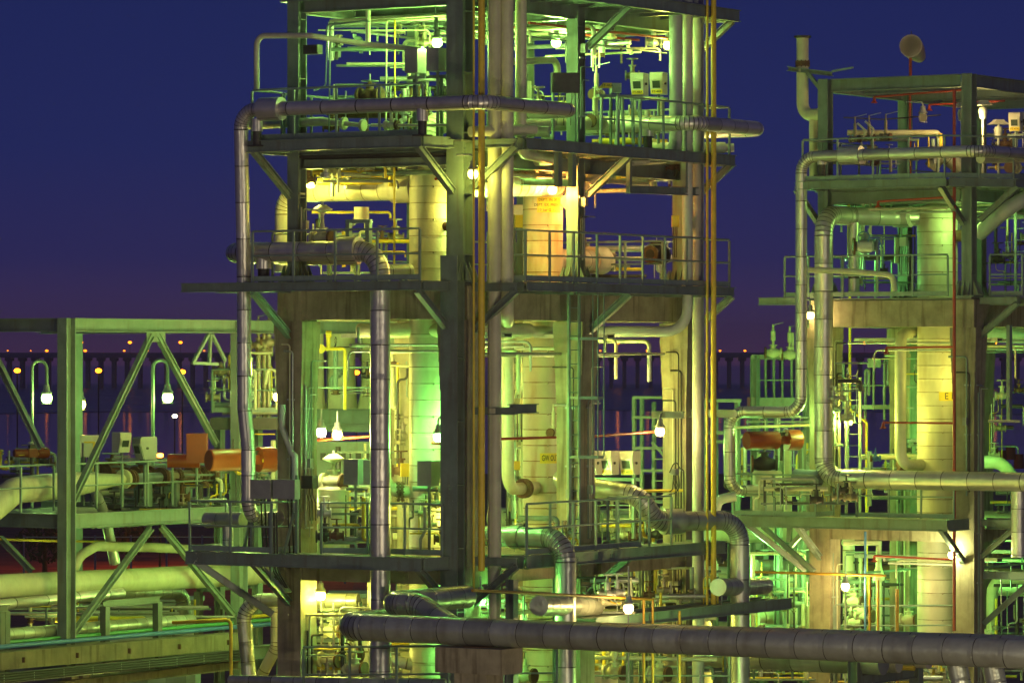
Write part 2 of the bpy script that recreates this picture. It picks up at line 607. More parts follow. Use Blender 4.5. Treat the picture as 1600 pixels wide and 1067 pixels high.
def _guard(k):
    m = MB()
    for i in range(4):
        a = PI / 4 + i * PI / 2
        c, s = math.cos(a), math.sin(a)
        m.bar(V3(c * .118 * k, s * .118 * k, .07 * k), V3(c * .11 * k, s * .11 * k, -.13 * k), .006, .006)
    m.lathe(V3(0, 0, -.135 * k), UP, [(0, .105 * k), (0, .117 * k), (.008, .117 * k), (.008, .105 * k), (0, .105 * k)], 12)
    return m


def letters(text, size, mat, parent, pos, xdir, ydir, name='lettering', wrap=None, xs=1.0):
    """text as a mesh on the plane pos + xdir, ydir; wrap=(axis point, radius) bends it round a vertical cylinder"""
    cu = bpy.data.curves.new('txt', 'FONT'); cu.body = text; cu.size = size; cu.align_x = 'CENTER'; cu.align_y = 'CENTER'
    cu.offset = size * .012; cu.resolution_u = 2
    tmp = bpy.data.objects.new('txt', cu); COL.objects.link(tmp)
    dg = bpy.context.evaluated_depsgraph_get()
    me = bpy.data.meshes.new_from_object(tmp.evaluated_get(dg))
    bpy.data.objects.remove(tmp); bpy.data.curves.remove(cu)
    m = MB()
    for v in me.vertices:
        x, y = v.co.x * xs, v.co.y
        if wrap:
            c, r = wrap
            d0 = (pos - c); d0.z = 0; a0 = math.atan2(d0.y, d0.x)
            a = a0 + x / r
            m.v.append(Vector((c.x + r * math.cos(a), c.y + r * math.sin(a), pos.z + y)))
        else:
            m.v.append(pos + xdir * x + ydir * y)
    for p in me.polygons:
        m.face(list(p.vertices))
    bpy.data.meshes.remove(me)
    return m.build(name, mat, parent)


def band_sign(parent, c, r, px_dir, z0, z1, half, texts, size, mat='signy', xs=1.0):
    """yellow band painted round part of a vertical vessel, with lettering"""
    m = MB(); a0 = math.atan2(px_dir.y, px_dir.x); n = 10
    for i in range(n + 1):
        a = a0 - half / r + 2 * half / r * i / n
        for z in (z0, z1):
            m.v.append(Vector((c.x + (r + .004) * math.cos(a), c.y + (r + .004) * math.sin(a), z)))
    for i in range(n):
        m.face((2 * i, 2 * i + 2, 2 * i + 3, 2 * i + 1), True)
    s = m.build('sign_plate', M[mat], parent)
    for k, tx in enumerate(texts):
        z = z1 - (k + .5) * (z1 - z0) / len(texts)
        letters(tx, size, M['ink'], s, Vector((c.x + px_dir.x, c.y + px_dir.y, z)), None, None, wrap=(Vector((c.x, c.y, 0)), r + .008), xs=xs)
    return s


def transmitter(label, p, face, s=.5, mat='beige', window=True, text=None, post=None, group=None, hood=True):
    """instrument enclosure centred on p, looking along face (horizontal)"""
    t = thing('instrument_box', label, 'instrument box', p - UP * (s * .55), group)
    f = Vector(face).normalized(); x = f.cross(UP) * -1; x.normalize()
    w, h, d = s * .62, s, s * .9
    m = MB(); n = 0
    # side outline: front leans back towards the bottom like a hooded enclosure
    prof = [(-d / 2, -h / 2), (d * .25, -h / 2), (d / 2, h * .22), (d / 2, h * .42), (d * .42, h / 2), (-d / 2, h / 2)]
    for sgn in (-1, 1):
        for u, v in prof:
            m.v.append(p + f * u + UP * v + x * (sgn * w / 2))
    k = len(prof)
    m.face(list(range(k))[::-1]); m.face(list(range(k, 2 * k)))
    for i in range(k):
        j = (i + 1) % k
        m.face((i, j, k + j, k + i))
    m.build('housing', M[mat], t)
    # front door proud of the sloping face
    a = p + f * (d * .25) - UP * (h / 2); b = p + f * (d / 2) + UP * (h * .22)
    ud = (b - a).normalized(); nr = x.cross(ud); nr = nr if nr.dot(f) > 0 else -nr
    c = (a + b) / 2 + nr * .012
    door = MB().box(c, w * .9, (b - a).length * .96, .02, x, ud, nr).build('door', M[mat], t)
    if window:
        MB().box(c + nr * .014 + ud * (h * .1), w * .58, h * .34, .008, x, ud, nr).build('window', M['glass'], t)
    if text:
        q = c + nr * .012 - ud * (h * .24)
        pl = MB().box(q, w * .86, h * .2, .006, x, ud, nr).build('name_plate', M['signy'], t)
        letters(text, h * .15, M['ink'], pl, q + nr * .006, x, ud)
    MB().cyl(p + f * (d * .1) + x * (w / 2), p + f * (d * .1) + x * (w / 2 + .04), .03, 8).build('latch', M['dark'], t)
    if post:
        q = Vector((p.x, p.y, p.z - h / 2))
        mm = MB().cyl(q, Vector((p.x, p.y, post)), .035, 10)
        mm.box(Vector((p.x, p.y, post + .012)), .2, .2, .02)
        mm.build('stand', M['steel'], t)
        MB().bar(q - UP * .1 - x * .22, q - UP * .1 + x * .22, .05, .05).build('bracket', M['steel'], t)
    return t


def jbox(label, p, face, w, h, d, mat='greybox', legs=None, plate=None, group=None, cables=True):
    """plain junction box with lid, screws, glands and tails of cable"""
    t = thing('junction_box', label, 'junction box', p - UP * (h / 2), group)
    f = Vector(face).normalized(); x = f.cross(UP) * -1; x.normalize()
    MB().box(p, w, d, h, x, f, UP).build('case', M[mat], t)
    MB().box(p + f * (d / 2 + .012), w * .96, .02, h * .96, x, f, UP).build('lid', M[mat], t)
    if plate:
        MB().box(p + f * (d / 2 + .026), w * .6, .006, h * .45, x, f, UP).build('label_plate', M[plate], t)
    if cables:
        for i in (-1, 0, 1):
            q = p + x * (i * w * .25) - UP * (h / 2)
            MB().tube([q, q - UP * .12, q - UP * .3 - f * .1, q - UP * .7 - f * .12], .011, .08, 6).build('cable', M['black'], t)
    if legs is not None:
        for sx in (-1, 1):
            MB().bar(p + x * (sx * w * .4) - f * (d / 2 + .03) - UP * (p.z - legs), p + x * (sx * w * .4) - f * (d / 2 + .03) + UP * (h / 2), .05, .05).build('leg', M['steel'], t)
    return t


def valve(label, p, d, r, kind='wheel', mat='creamp', top=.7, group=None, act='orange'):
    """flanged valve on a pipe of radius r along d; kind: wheel / diaphragm / none"""
    d = Vector(d).normalized()
    t = thing('valve', label, 'valve', p - UP * r, group)
    L = r * 2.6
    MB().lathe(p - d * L, d, [(0, 0), (0, r), (L * .4, r * 1.05), (L * .7, r * 1.5), (L, r * 1.7), (L * 1.3, r * 1.5), (L * 1.6, r * 1.05), (2 * L, r), (2 * L, 0)], 16).build('body', M[mat], t)
    for s in (-1, 1):
        MB().lathe(p + d * (s * L * .9) - d * .03, d, [(0, 0), (0, r * 1.75), (.06, r * 1.75), (.06, 0)], 16).build('flange', M['rust' if s < 0 else mat], t)
    b = MB().lathe(p + UP * (r * 1.2), UP, [(0, r * .9), (r * .9, r * .75), (r * .9, r * 1.3), (r * 1.2, r * 1.3), (r * 1.2, r * .5), (top * .75, r * .3), (top * .75, 0)], 14)
    b.build('bonnet', M[mat], t)
    c = p + UP * (r * 1.2 + top * .75)
    if kind == 'wheel':
        m = MB(); R = max(.14, r * 1.7)
        ring = [c + V3(math.cos(i * PI / 8) * R, math.sin(i * PI / 8) * R, 0) for i in range(17)]
        m.tube(ring, .016, 0, 6, cap=False)
        for i in range(4):
            m.bar(c, c + V3(math.cos(i * PI / 2) * R, math.sin(i * PI / 2) * R, 0), .015, .015)
        m.build('hand_wheel', M['rail'], t)
        MB().cyl(c - UP * .02, c + UP * .16, .016, 8).build('stem', M['galv'], t)
    elif kind == 'diaphragm':
        R = r * 2.2
        MB().lathe(c, UP, [(0, r * .4), (R * .25, r * .5), (R * .5, R * .8), (R * .55, R), (R * .68, R), (R * .75, R * .85), (R * 1.05, R * .4), (R * 1.1, 0)], 18).build('actuator', M[mat], t)
        MB().cyl(c + UP * (R * 1.1), c + UP * (R * 1.4), .03, 8).build('top_cap', M['galv'], t)
    elif kind == 'relief':
        MB().lathe(c - UP * .1, UP, [(0, r * .5), (.02, r * .8), (.3, r * .75), (.33, r * .4), (.5, r * .35), (.5, 0)], 12).build('spring_housing', M[mat], t)
        MB().bar(c + UP * .38, c + UP * .45 + LD * -.35, .02, .02).build('lever', M['galv'], t)
    return t


def vessel(label, a, b, r, z0, z1, mat='cream', seam=.36, cone=None, name='heat_exchanger', nozzles=()):
    p = W(a, b, z0)
    t = thing(name, label, 'heat exchanger', p)
    H = z1 - z0
    prof = [(0, 0), (0, r), (H - r * .5, r), (H - r * .2, r * .85), (H - r * .05, r * .5), (H, 0)]
    if cone:
        prof = [(0, 0), (0, r), (H, r), (H + cone[0], cone[1]), (H + cone[0] + .25, cone[1]), (H + cone[0] + .25, 0)]
    MB().lathe(p, UP, prof, 32, seam=seam).build('shell', M[mat], t)
    for q, d, rr, ln in nozzles:
        m = MB(); d = d.normalized()
        m.lathe(q, d, [(0, 0), (0, rr), (ln * .6, rr), (ln * .6, rr * 1.5), (ln, rr * 1.5), (ln, 0)], 18)
        m.build('nozzle', M['rust'], t)
    # clips along the shell
    m = MB()
    k = 0
    z = z0 + .36
    tc = Vector((-p.x, -p.y, 0)).normalized()
    while z < z1 - .2:
        a_ = math.atan2(tc.y, tc.x) + .25
        c = Vector((p.x + math.cos(a_) * r, p.y + math.sin(a_) * r, z))
        m.box(c, .03, .03, .04)
        z += .36 * 2
    m.build('band_clips', M['brass'], t)
    return t


def conduit(label, pts, r=.02, mat='galv', bend=.1, name='conduit', cat='conduit', group=None):
    o = MB().tube(pts, r, bend, 8).build(name, M[mat])
    return tag(o, label, cat, group)


def beam(label, p, q, h, w, name='steel_beam', cat='beam', mat='steel', group=None, t=.02):
    o = MB().ibeam(p, q, h, w, t).build(name, M[mat])
    return tag(o, label, cat, group)
# ------------------------------------------------------------------ camera, world
cam = bpy.data.cameras.new('camera'); co = bpy.data.objects.new('camera', cam); COL.objects.link(co)
co.location = (0, 0, CZ); co.rotation_euler = (PI / 2, 0, 0)
cam.sensor_width = 36; cam.lens = F / 1600 * 36
cam.shift_y = (HZ - 533.5) / 1600
cam.clip_start = 1; cam.clip_end = 9000
S.camera = co
S.view_settings.view_transform = 'Standard'; S.view_settings.look = 'None'; S.view_settings.exposure = 0; S.view_settings.gamma = 1
S.cycles.use_denoising = True; S.cycles.use_adaptive_sampling = False
S.cycles.sample_clamp_indirect = 6; S.cycles.sample_clamp_direct = 0
S.cycles.max_bounces = 5; S.cycles.diffuse_bounces = 3; S.cycles.glossy_bounces = 3
S.cycles.caustics_reflective = False; S.cycles.caustics_refractive = False

w = bpy.data.worlds.new('World'); S.world = w; w.use_nodes = True; w.cycles.sampling_method = 'NONE'
nt = w.node_tree; bg = nt.nodes['Background']
tc = nt.nodes.new('ShaderNodeTexCoord'); sp = nt.nodes.new('ShaderNodeSeparateXYZ')
nt.links.new(tc.outputs['Generated'], sp.inputs[0])
mr = nt.nodes.new('ShaderNodeMapRange'); mr.inputs['From Min'].default_value = -.03; mr.inputs['From Max'].default_value = .17
nt.links.new(sp.outputs['Z'], mr.inputs['Value'])
cr = nt.nodes.new('ShaderNodeValToRGB'); nt.links.new(mr.outputs[0], cr.inputs['Fac'])
el = cr.color_ramp.elements
el[0].position = 0; el[0].color = (.040, .018, .060, 1)
el[1].position = 1; el[1].color = (.009, .013, .062, 1)
for pos, c in ((.15, (.062, .027, .090, 1)), (.20, (.042, .025, .094, 1)), (.27, (.0195, .0185, .098, 1)), (.40, (.0105, .0172, .103, 1)), (.60, (.0085, .0160, .097, 1))):
    e = el.new(pos); e.color = c
nt.links.new(cr.outputs[0], bg.inputs[0]); bg.inputs[1].default_value = 1.0

# ------------------------------------------------------------------ ground, water, far shore
def sheet(name, pts, mat, sub=1):
    m = MB()
    for p in pts:
        m.v.append(Vector(p))
    m.face(range(len(pts)))
    o = m.build(name, mat, None, Vector((0, 0, 0)))
    return struct(o)

M['ground'] = weathered('plant_ground', (.17, .12, .085), .9, 0, .45, .35, bump=.3, bscale=3)
M['mud'] = weathered('mud_flat', (.40, .20, .12), .22, 0, .5, .03)
wm, wnt, wb = mat_new('sea_water')
wb.inputs['Base Color'].default_value = (.09, .045, .035, 1); wb.inputs['Roughness'].default_value = .07
g_ = wnt.nodes.new('ShaderNodeNewGeometry'); mp_ = wnt.nodes.new('ShaderNodeMapping'); mp_.inputs['Scale'].default_value = (.05, .02, 1)
wnt.links.new(g_.outputs['Position'], mp_.inputs['Vector'])
nz_ = wnt.nodes.new('ShaderNodeTexNoise'); nz_.inputs['Scale'].default_value = 2.2; nz_.inputs['Detail'].default_value = 6
wnt.links.new(mp_.outputs[0], nz_.inputs['Vector'])
bp_ = wnt.nodes.new('ShaderNodeBump'); bp_.inputs['Strength'].default_value = .05; bp_.inputs['Distance'].default_value = .2
wnt.links.new(nz_.outputs['Fac'], bp_.inputs['Height']); wnt.links.new(bp_.outputs[0], wb.inputs['Normal'])
sheet('ground', [(-400, 40, 0), (400, 40, 0), (400, 440, 0), (-400, 440, 0)], M['ground'])
sheet('water', [(-3000, 441, -2), (3000, 441, -2), (3000, 8000, -2), (-3000, 8000, -2)], wm)
# an irregular tongue of mud flat in front of the causeway
pts = []
rr = random.Random(3)
for i in range(41):
    x = -700 + i * 35
    pts.append((x, 1110 + 70 * math.sin(i * .7) + rr.uniform(-50, 50), -1.9))
pts += [(700, 2300, -1.9), (-700, 2300, -1.9)]
sheet('mud_flat', pts, M['mud'])

# ------------------------------------------------------------------ causeway bridge far behind
M['bridge'] = weathered('bridge_concrete', (.75, .52, .48), .85, 0, .15, .05)
BD = 2050.0
br = thing('causeway_bridge', 'long low concrete causeway bridge on close rows of piers across the water', 'bridge', Vector((0, BD, -2)))
zt, zb = zat(551, BD), zat(559, BD)
m = MB(); m.box(Vector((0, BD, (zt + zb) / 2)), 640, 12, zt - zb, V3(1, 0, 0), V3(0, 1, 0))
m.box(Vector((0, BD - 7, zb + .6)), 640, 1.6, 1.2, V3(1, 0, 0), V3(0, 1, 0))
m.build('bridge_deck', M['bridge'], br)
pier = None
for i in range(90):
    x = -282 + i * 6.35
    if pier is None:
        m = MB(); m.box(Vector((x, BD, (zb - 2) / 2)), 1.7, 9, zb + 2, V3(1, 0, 0), V3(0, 1, 0))
        m.box(Vector((x, BD, zb - .8)), 3.4, 10.5, 1.5, V3(1, 0, 0), V3(0, 1, 0))
        pier = m.build('pier', M['bridge'], br)
        x0 = x
    else:
        c = pier.copy(); COL.objects.link(c); c.parent = br; c.location = (x - x0, 0, 0)

# lamp columns along the causeway
FARL = 'sodium street lamps on the causeway'
def farlamp(px, py, k, label, D=2046., r=.9, kind='sodium', power=.25, base=None, group=FARL):
    p = onD(px, py, D)
    t = thing('street_lamp', label, 'street lamp', Vector((p.x, p.y, base if base is not None else zt)), group)
    mk = 'far_%s_%.2f' % (kind, power)
    if mk not in M:
        M[mk] = glow(mk, GLOW[kind], power)
    b = worldloc(t).z
    MB().cyl(Vector((p.x, p.y, b)), Vector((p.x, p.y, p.z + r * .9)), max(.07, r * .16), 6).build('pole', M['dark'], t)
    m = MB().lathe(p - UP * r * .7, UP, [(0, 0), (r * .2, r * .7), (r * .7, r), (r * 1.2, r * .7), (r * 1.4, 0)], 10)
    m.build('lantern', M[mk], t)
for px, lb in ((127, 'first'), (203, 'second'), (282, 'third'), (965, 'between caged ladder and far column,'), (1351, 'seen under the right tower beam,'), (1555, 'at far right,')):
    farlamp(px, 535 + (1 if px > 700 else 0), 1, 'tall orange causeway street lamp above the bridge deck, ' + {'first': 'leftmost of three left of the truss', 'second': 'middle one seen through the left truss', 'third': 'right of truss'}.get(lb, lb.rstrip(',')), r=.95, power=9)
for px, s, lb in ((12, .4, 'faint pale lamp at the far left end of the bridge parapet'), (48, .35, 'faint pale lamp low on the bridge above the left sodium star'), (73, .85, 'orange bridge deck lamp left of the grey truss column'),
              (133, .9, 'orange bridge deck lamp just right of the truss column'), (194, .6, 'small amber bridge lamp left of the truss diagonal'), (231, .5, 'small pale bridge lamp behind the truss diagonal'),
              (319, .5, 'small reddish bridge lamp left of the hanging bracket'), (558, .4, 'tiny pink bridge lamp seen in the gap between hopper legs'), (938, .5, 'small amber bridge lamp beside the caged ladder'), (1012, .9, 'orange bridge deck lamp left of the far concrete column'),
              (1125, .6, 'small amber bridge lamp right of the yellow standpipes'), (1164, .7, 'amber bridge deck lamp above the relief valve platform')):
    farlamp(px, 548, 1, lb, r=s, power=6)

# ------------------------------------------------------------------ the night air over the water
hm = bpy.data.materials.new('night_haze'); hm.use_nodes = True
hn = hm.node_tree; hn.nodes.remove(hn.nodes['Principled BSDF'])
pv = hn.nodes.new('ShaderNodeVolumePrincipled'); pv.inputs['Color'].default_value = (1, .72, .66, 1); pv.inputs['Density'].default_value = .00028  # reddish tint puts the sodium light into the haze colour
hn.links.new(pv.outputs[0], hn.nodes['Material Output'].inputs['Volume'])
m = MB(); m.box(Vector((0, 1060, 12)), 1500, 2240, 32, V3(1, 0, 0), V3(0, 1, 0))
struct(m.build('haze', hm), 'stuff')
# ------------------------------------------------------------------ concrete frames (one per tower)
Z1, Z2, Z3, Z4 = 7.8, 13.64, 16.70, 20.0
AC, BC = (0.0, 4.27), (0.0, 4.75, 9.5)


def concrete_frame(label, b0):
    t = thing('concrete_tower', label, 'concrete tower', W(0, b0, 0))
    cw = .62
    for a in AC:
        for b in BC:
            m = MB()
            m.abox(a, a + cw, b0 + b, b0 + b + cw, 0, Z2 - .82)
            # splayed head under the beam
            for k in range(6):
                e = .012 * (k + 1)
                z = Z2 - 2.6 + k * .296
                m.abox(a - e, a + cw + e, b0 + b - e * .5, b0 + b + cw + e * .5, z, z + .296)
            m.abox(a, a + cw, b0 + b, b0 + b + cw, Z2 - .82, Z2 - .09)
            m.build('column', M['concrete'], t)
    for zb_, zt_ in ((Z2 - .80, Z2 - .10), (7.16, 7.50)):
        for a in AC:
            for b in BC[:2]:
                MB().abox(a + .03, a + cw - .03, b0 + b + cw + .001, b0 + b + 4.75 - .001, zb_, zt_).build('beam', M['concrete'], t)
        for b in BC:
            MB().abox(cw + .001, AC[1] - .001, b0 + b + .03, b0 + b + cw - .03, zb_, zt_).build('beam', M['concrete'], t)
    m = MB().abox(cw + .01, 4.3, b0 + .05, b0 + 10.0, 7.52, 7.62)
    m.build('slab', M['concrete'], t)
    return t


def steel_frame(label, b0, ztop, levels):
    t = thing('steel_tower', label, 'steel tower', W(0, b0, Z2))
    for a in AC:
        for b in BC:
            k = (.42, .44) if (a, b, b0) == (0, 0, 0) else (.30, .32)
            m = MB(); hcol(m, a + .1, b0 + b + .06, Z2 - .03, ztop, *k)
            c = W(a + .3, b0 + b + .27, Z2)
            m.box(c, .58, .58, .04)
            m.build('column', M['steel'], t)
            m = MB()
            for i in (-.15, 0, .15):            # gusset fins round the base plate
                for sgn in (-1, 1):
                    for ax, o_, dd in ((LD, RD, .225), (RD, LD, .215)):
                        st = len(m.v)
                        q = c + o_ * i * (1 if ax is LD else 1) + ax * (sgn * dd)
                        for off in (-.008, .008):
                            m.v += [q + o_ * off + UP * .02, q + o_ * off + ax * (sgn * .16) + UP * .02, q + o_ * off + UP * .42]
                        m.face((st, st + 1, st + 2)); m.face((st + 3, st + 5, st + 4))
                        m.face((st + 1, st + 4, st + 5, st + 2))
            m.build('base_gussets', M['steel'], t)
    for z, h in levels:
        m = MB()
        for a in AC:
            for b in BC[:2]:
                MB().ibeam(W(a + .3, b0 + b + .5, z - h / 2), W(a + .3, b0 + b + 4.79, z - h / 2), h, .2).build('beam', M['steel'], t)
        for b in BC:
            MB().ibeam(W(.52, b0 + b + .27, z - h / 2), W(4.36, b0 + b + .27, z - h / 2), h, .2).build('beam', M['steel'], t)
        for b in (2.4, 7.1):
            MB().ibeam(W(.42, b0 + b, z - h / 2), W(4.45, b0 + b, z - h / 2), h * .7, .14).build('cross_beam', M['steel'], t)
    return t


concrete_frame('weathered concrete frame carrying the tall central tower with the yellow standpipe', 0)
concrete_frame('weathered concrete frame carrying the shorter right hand tower with the E10 vessel', T2)
steel_frame('grey green steel frame on top of the central concrete frame', 0, 21.4, ((Z3 - .24, .32), (Z4 - .1, .34), (18.9, .001)) [:2])
steel_frame('open topped grey green steel frame on the right hand tower', T2, 19.5, ((Z3 - .24, .32), (19.5, .34)))

# steel column standing against the camera side of the front concrete column
m = MB()
m.abox(.0, .42, -.33, -.30, 0, Z2 + .55)
m.abox(.0, .42, -.05, -.02, 0, Z2 - .02)
m.abox(.199, .221, -.299, -.051, 0, Z2 - .02)
for k in range(9):
    m.abox(.012, .198, -.298, -.052, 1.2 + k * 1.35, 1.22 + k * 1.35)
for z in (2.5, 5.2, 8.9, 11.2):
    for i in range(3):
        bolts(m, W(.12, -.331, z + i * .16), LD, -RD)
tag(m.build('steel_column', M['steel']), 'dark steel column standing against the front concrete column, beside the yellow standpipe', 'column')

# ------------------------------------------------------------------ platforms of the central tower
NB = -1.4   # outer line of the left face walkways
BK = dict(c1l=lambda z: ((.3, NB, z - .2), (.3, -.02, z - 1.15)), c2l=lambda z: ((4.55, NB, z - .2), (4.55, -.02, z - 1.15)),
          c1r=lambda z: ((-1.1, .3, z - .2), (-.02, .3, z - 1.05)), c3r=lambda z: ((-1.1, 5.05, z - .2), (-.02, 5.05, z - 1.05)),
          c4r=lambda z: ((-1.1, 9.72, z - .2), (-.02, 9.72, z - 1.05)))


def bks(z, keys, b0=0):
    out = []
    for k in keys:
        (a, b, c), (d, e, f) = BK[k](z)
        out.append(((a, b + b0, c), (d, e + b0, f)))
    return out


platform('top platform of the central tower, seen from below at the upper edge', Z4 + .06,
         [(-1.1, 4.7, .02, 9.9)], [((-1.13, .0), (-1.13, 10.0)), ((-1.05, -.06), (4.75, -.06)), ((-1.05, 9.96), (4.7, 9.96)), ((4.76, .0), (4.76, 9.9))],
         [((.05, 4.95, Z4 - .25), (-1.05, 4.95, Z4 - .25))][:0] + bks(Z4, ('c3r', 'c4r')), h=.27)
platform('upper platform of the central tower with the long silver pipe along its rail', Z3,
         [(.1, 4.9, 0, 9.9), (.3, 4.75, NB + .06, -.002), (-1.04, .098, .75, 9.75)],
         [((.2, NB), (4.85, NB)), ((-1.1, .7), (-1.1, 9.85)), ((4.9, NB + .06), (4.9, 9.9)), ((-1.04, 9.85), (4.85, 9.85)), ((-1.04, .7), (.0, .7)), ((.2, NB + .06), (.2, -.36))],
         bks(Z3, ('c1l', 'c2l', 'c1r', 'c3r', 'c4r')), h=.25)
platform('middle platform of the central tower resting on the concrete beams', Z2,
         [(.1, 4.9, 0, 9.9), (.3, 6.4, NB + .06, -.002), (-1.04, .098, .75, 9.7)],
         [((.2, NB), (6.46, NB)), ((-1.1, .7), (-1.1, 9.8)), ((4.95, -.06), (6.46, -.06)), ((-1.04, 9.8), (-.1, 9.8)), ((-1.04, .7), (.0, .7)), ((.2, NB + .06), (.2, -.36))],
         bks(Z2, ('c1l', 'c2l', 'c1r', 'c3r', 'c4r')), h=.2)
platform('lower platform of the central tower, its floor seen from above', Z1,
         [(.3, 6.3, NB + .06, -.002), (-1.04, -.02, .75, 9.35)],
         [((.2, NB), (6.35, NB)), ((-1.1, .7), (-1.1, 9.4)), ((6.3, -.06), (4.95, -.06)), ((6.35, NB + .06), (6.35, -.02)), ((-1.04, 9.4), (-.1, 9.4)), ((-1.04, .7), (.0, .7)), ((.2, NB + .06), (.2, -.36))],
         bks(Z1, ('c1l', 'c2l', 'c1r', 'c3r')) + [((6.1, NB, Z1 - .2), (4.95, -.1, Z1 - 1.4))], h=.28)
platform('narrow low walkway below the right face of the central tower', 6.42, [(-1.75, -1.05, 2.5, 11.2)], [((-1.8, 2.4), (-1.8, 11.3)), ((-1.0, 2.4), (-1.0, 11.3))],
         [], h=.26, joists=False)

# ------------------------------------------------------------------ platforms of the right tower
platform('upper platform of the right hand tower below the open top frame', Z3,
         [(.1, 4.9, T2, T2 + 9.9), (.2, 4.42, T2 + NB + .06, T2 - .002), (-1.04, .098, T2 + .75, T2 + 9.75)],
         [((.12, T2 + NB), (4.45, T2 + NB)), ((-1.1, T2 + .2), (-1.1, T2 + 9.8)), ((4.45, T2 + NB + .06), (4.45, T2 + 9.8)), ((.06, T2 + NB + .03), (-1.06, T2 + .16))],
         bks(Z3, ('c1l', 'c2l', 'c1r', 'c3r'), T2), h=.22)
platform('middle platform of the right hand tower on top of the concrete beams', Z2,
         [(.1, 4.9, T2 + .05, T2 + 9.9), (4.92, 6.3, T2 - .1, T2 + .6), (-1.04, .098, T2 + .75, T2 + 9.7)],
         [((4.95, T2 - .15), (6.35, T2 - .15)), ((-1.1, T2 + .7), (-1.1, T2 + 9.8)), ((-1.04, T2 + .65), (-.05, T2 + .65))],
         bks(Z2, ('c1r', 'c3r'), T2), h=.2)
platform('lower platform of the right hand tower behind the horizontal silver pipe', Z1,
         [(.2, 6.5, T2 + NB + .06, T2 - .002), (-1.04, -.02, T2 + .75, T2 + 9.35)],
         [((.1, T2 + NB), (6.56, T2 + NB)), ((-1.1, T2 + .7), (-1.1, T2 + 9.4)), ((.1, T2 + NB + .06), (.1, T2 - .1)), ((-1.04, T2 + .65), (-.05, T2 + .65))],
         bks(Z1, ('c1l', 'c2l', 'c1r', 'c3r'), T2) + [((6.1, T2 + NB, Z1 - .2), (4.95, T2 - .1, Z1 - 1.5))], h=.30)
platform('small lowest platform on the right side of the right hand tower', 6.4, [(-1.3, -.3, T2 + .8, T2 + 6)], [((-1.36, T2 + .7), (-1.36, T2 + 6)), ((-1.3, T2 + .7), (-.3, T2 + .7))],
         [((-1.3, T2 + .9, 6.2), (-.02, T2 + .5, 5.0))], h=.22, joists=False)

# ------------------------------------------------------------------ handrails
def rl(z, *ab):
    return [W(a, b, z) for a, b in ab]

E = .06
handrail('handrail along the left face of the central tower at middle level', rl(Z2, (4.6, NB + E), (.28, NB + E)))
handrail('handrail at the left end of the middle level, behind the silver riser', rl(Z2, (4.95, -.1), (4.95, 4.2)), toe=False)
handrail('handrail along the right face of the central tower at middle level', rl(Z2, (-.1, .75), (-1.04, .75), (-1.04, 9.7), (-.2, 9.7)))
handrail('back handrail of the middle level behind the rust stained vessel', rl(Z2, (4.85, .9), (4.85, 9.8), (.8, 9.8)), toe=False)
handrail('handrail on the left face of the upper platform below the silver pipe', rl(Z3, (4.7, -.1), (4.7, NB + E + .12), (.28, NB + E + .12)))
handrail('handrail on the right face of the upper platform beside the indicator boxes', rl(Z3, (-1.04, 4.6), (-1.04, 9.7), (3, 9.75)), toe=False)
handrail('back handrail of the upper platform against the blue sky', rl(Z3, (4.85, .2), (4.85, 9.6)), toe=False)
handrail('handrail on the left face of the lower platform, left part', rl(Z1, (6.2, -.1), (6.28, NB + E), (4.1, NB + E), (4.1, -.4)))
handrail('handrail on the left face of the lower platform, right of the silver riser', rl(Z1, (3.1, NB + .5), (2.2, NB + .95), (.3, NB + .95)))
handrail('handrail on the right face of the lower platform', rl(Z1, (-1.04, .8), (-1.04, 5.6), (-.2, 5.6)))
handrail('short handrail at the far right of the lower platform', rl(Z1, (-.2, 6.0), (-1.04, 6.0), (-1.04, 7.0)), toe=False)
handrail('handrail along the left face of the right tower at middle level', rl(Z2, (5.6, T2 - .08), (4.9, T2 - .03), (.75, T2 - .03)))
handrail('handrail on the right side of the right tower at middle level', rl(Z2, (-.1, T2 + .75), (-1.04, T2 + .75), (-1.04, T2 + 9.7)))
handrail('back handrail of the right tower at middle level', rl(Z2, (4.85, T2 + .8), (4.85, T2 + 9.8), (1.5, T2 + 9.8)), toe=False)
handrail('handrail on the upper platform of the right tower behind the silver pipe', rl(Z3, (4.38, T2 + 3), (4.38, T2 + NB + E), (.2, T2 + NB + E), (-1.02, T2 + .25), (-1.02, T2 + 9)))
handrail('back handrail on the upper platform of the right tower', rl(Z3, (4.8, T2 + 4), (4.8, T2 + 9.6), (-1, T2 + 9.6)), toe=False)
handrail('handrail along the left part of the lower platform of the right tower', rl(Z1, (6.4, T2 - .2), (6.48, T2 + NB + E), (4.0, T2 + NB + E), (4.0, T2 - .3)))
handrail('handrail along the right part of the lower platform of the right tower', rl(Z1, (3.0, T2 + NB + .5), (.15, T2 + NB + .5)), toe=True)
handrail('handrail on the right side of the lower platform of the right tower', rl(Z1, (-1.04, T2 + .8), (-1.04, T2 + 8)))
handrail('handrail of the small lowest platform on the right tower', rl(6.4, (-1.3, T2 + .8), (-1.3, T2 + 6)), toe=False)

# ------------------------------------------------------------------ exchangers
v1 = vessel('cream banded vertical exchanger in the left bay of the central tower', 2.3, 2.1, .43, 1.0, 16.2, nozzles=[(W(1.9, 2.1, 14.9), -LD, .1, .5)])
v2 = vessel('cream vertical exchanger with rust stains and yellow GW OUTLET band, right bay', 2.3, 6.9, .46, 1.0, 16.1, 'creamr')
v3 = vessel('cream banded vertical exchanger marked E10 inside the right hand tower', 2.2, T2 + 2.3, .55, 1.0, 16.2, nozzles=[(W(1.75, T2 + 2.3, 15.3), -LD * .9 + RD * .1, .16, .5)])


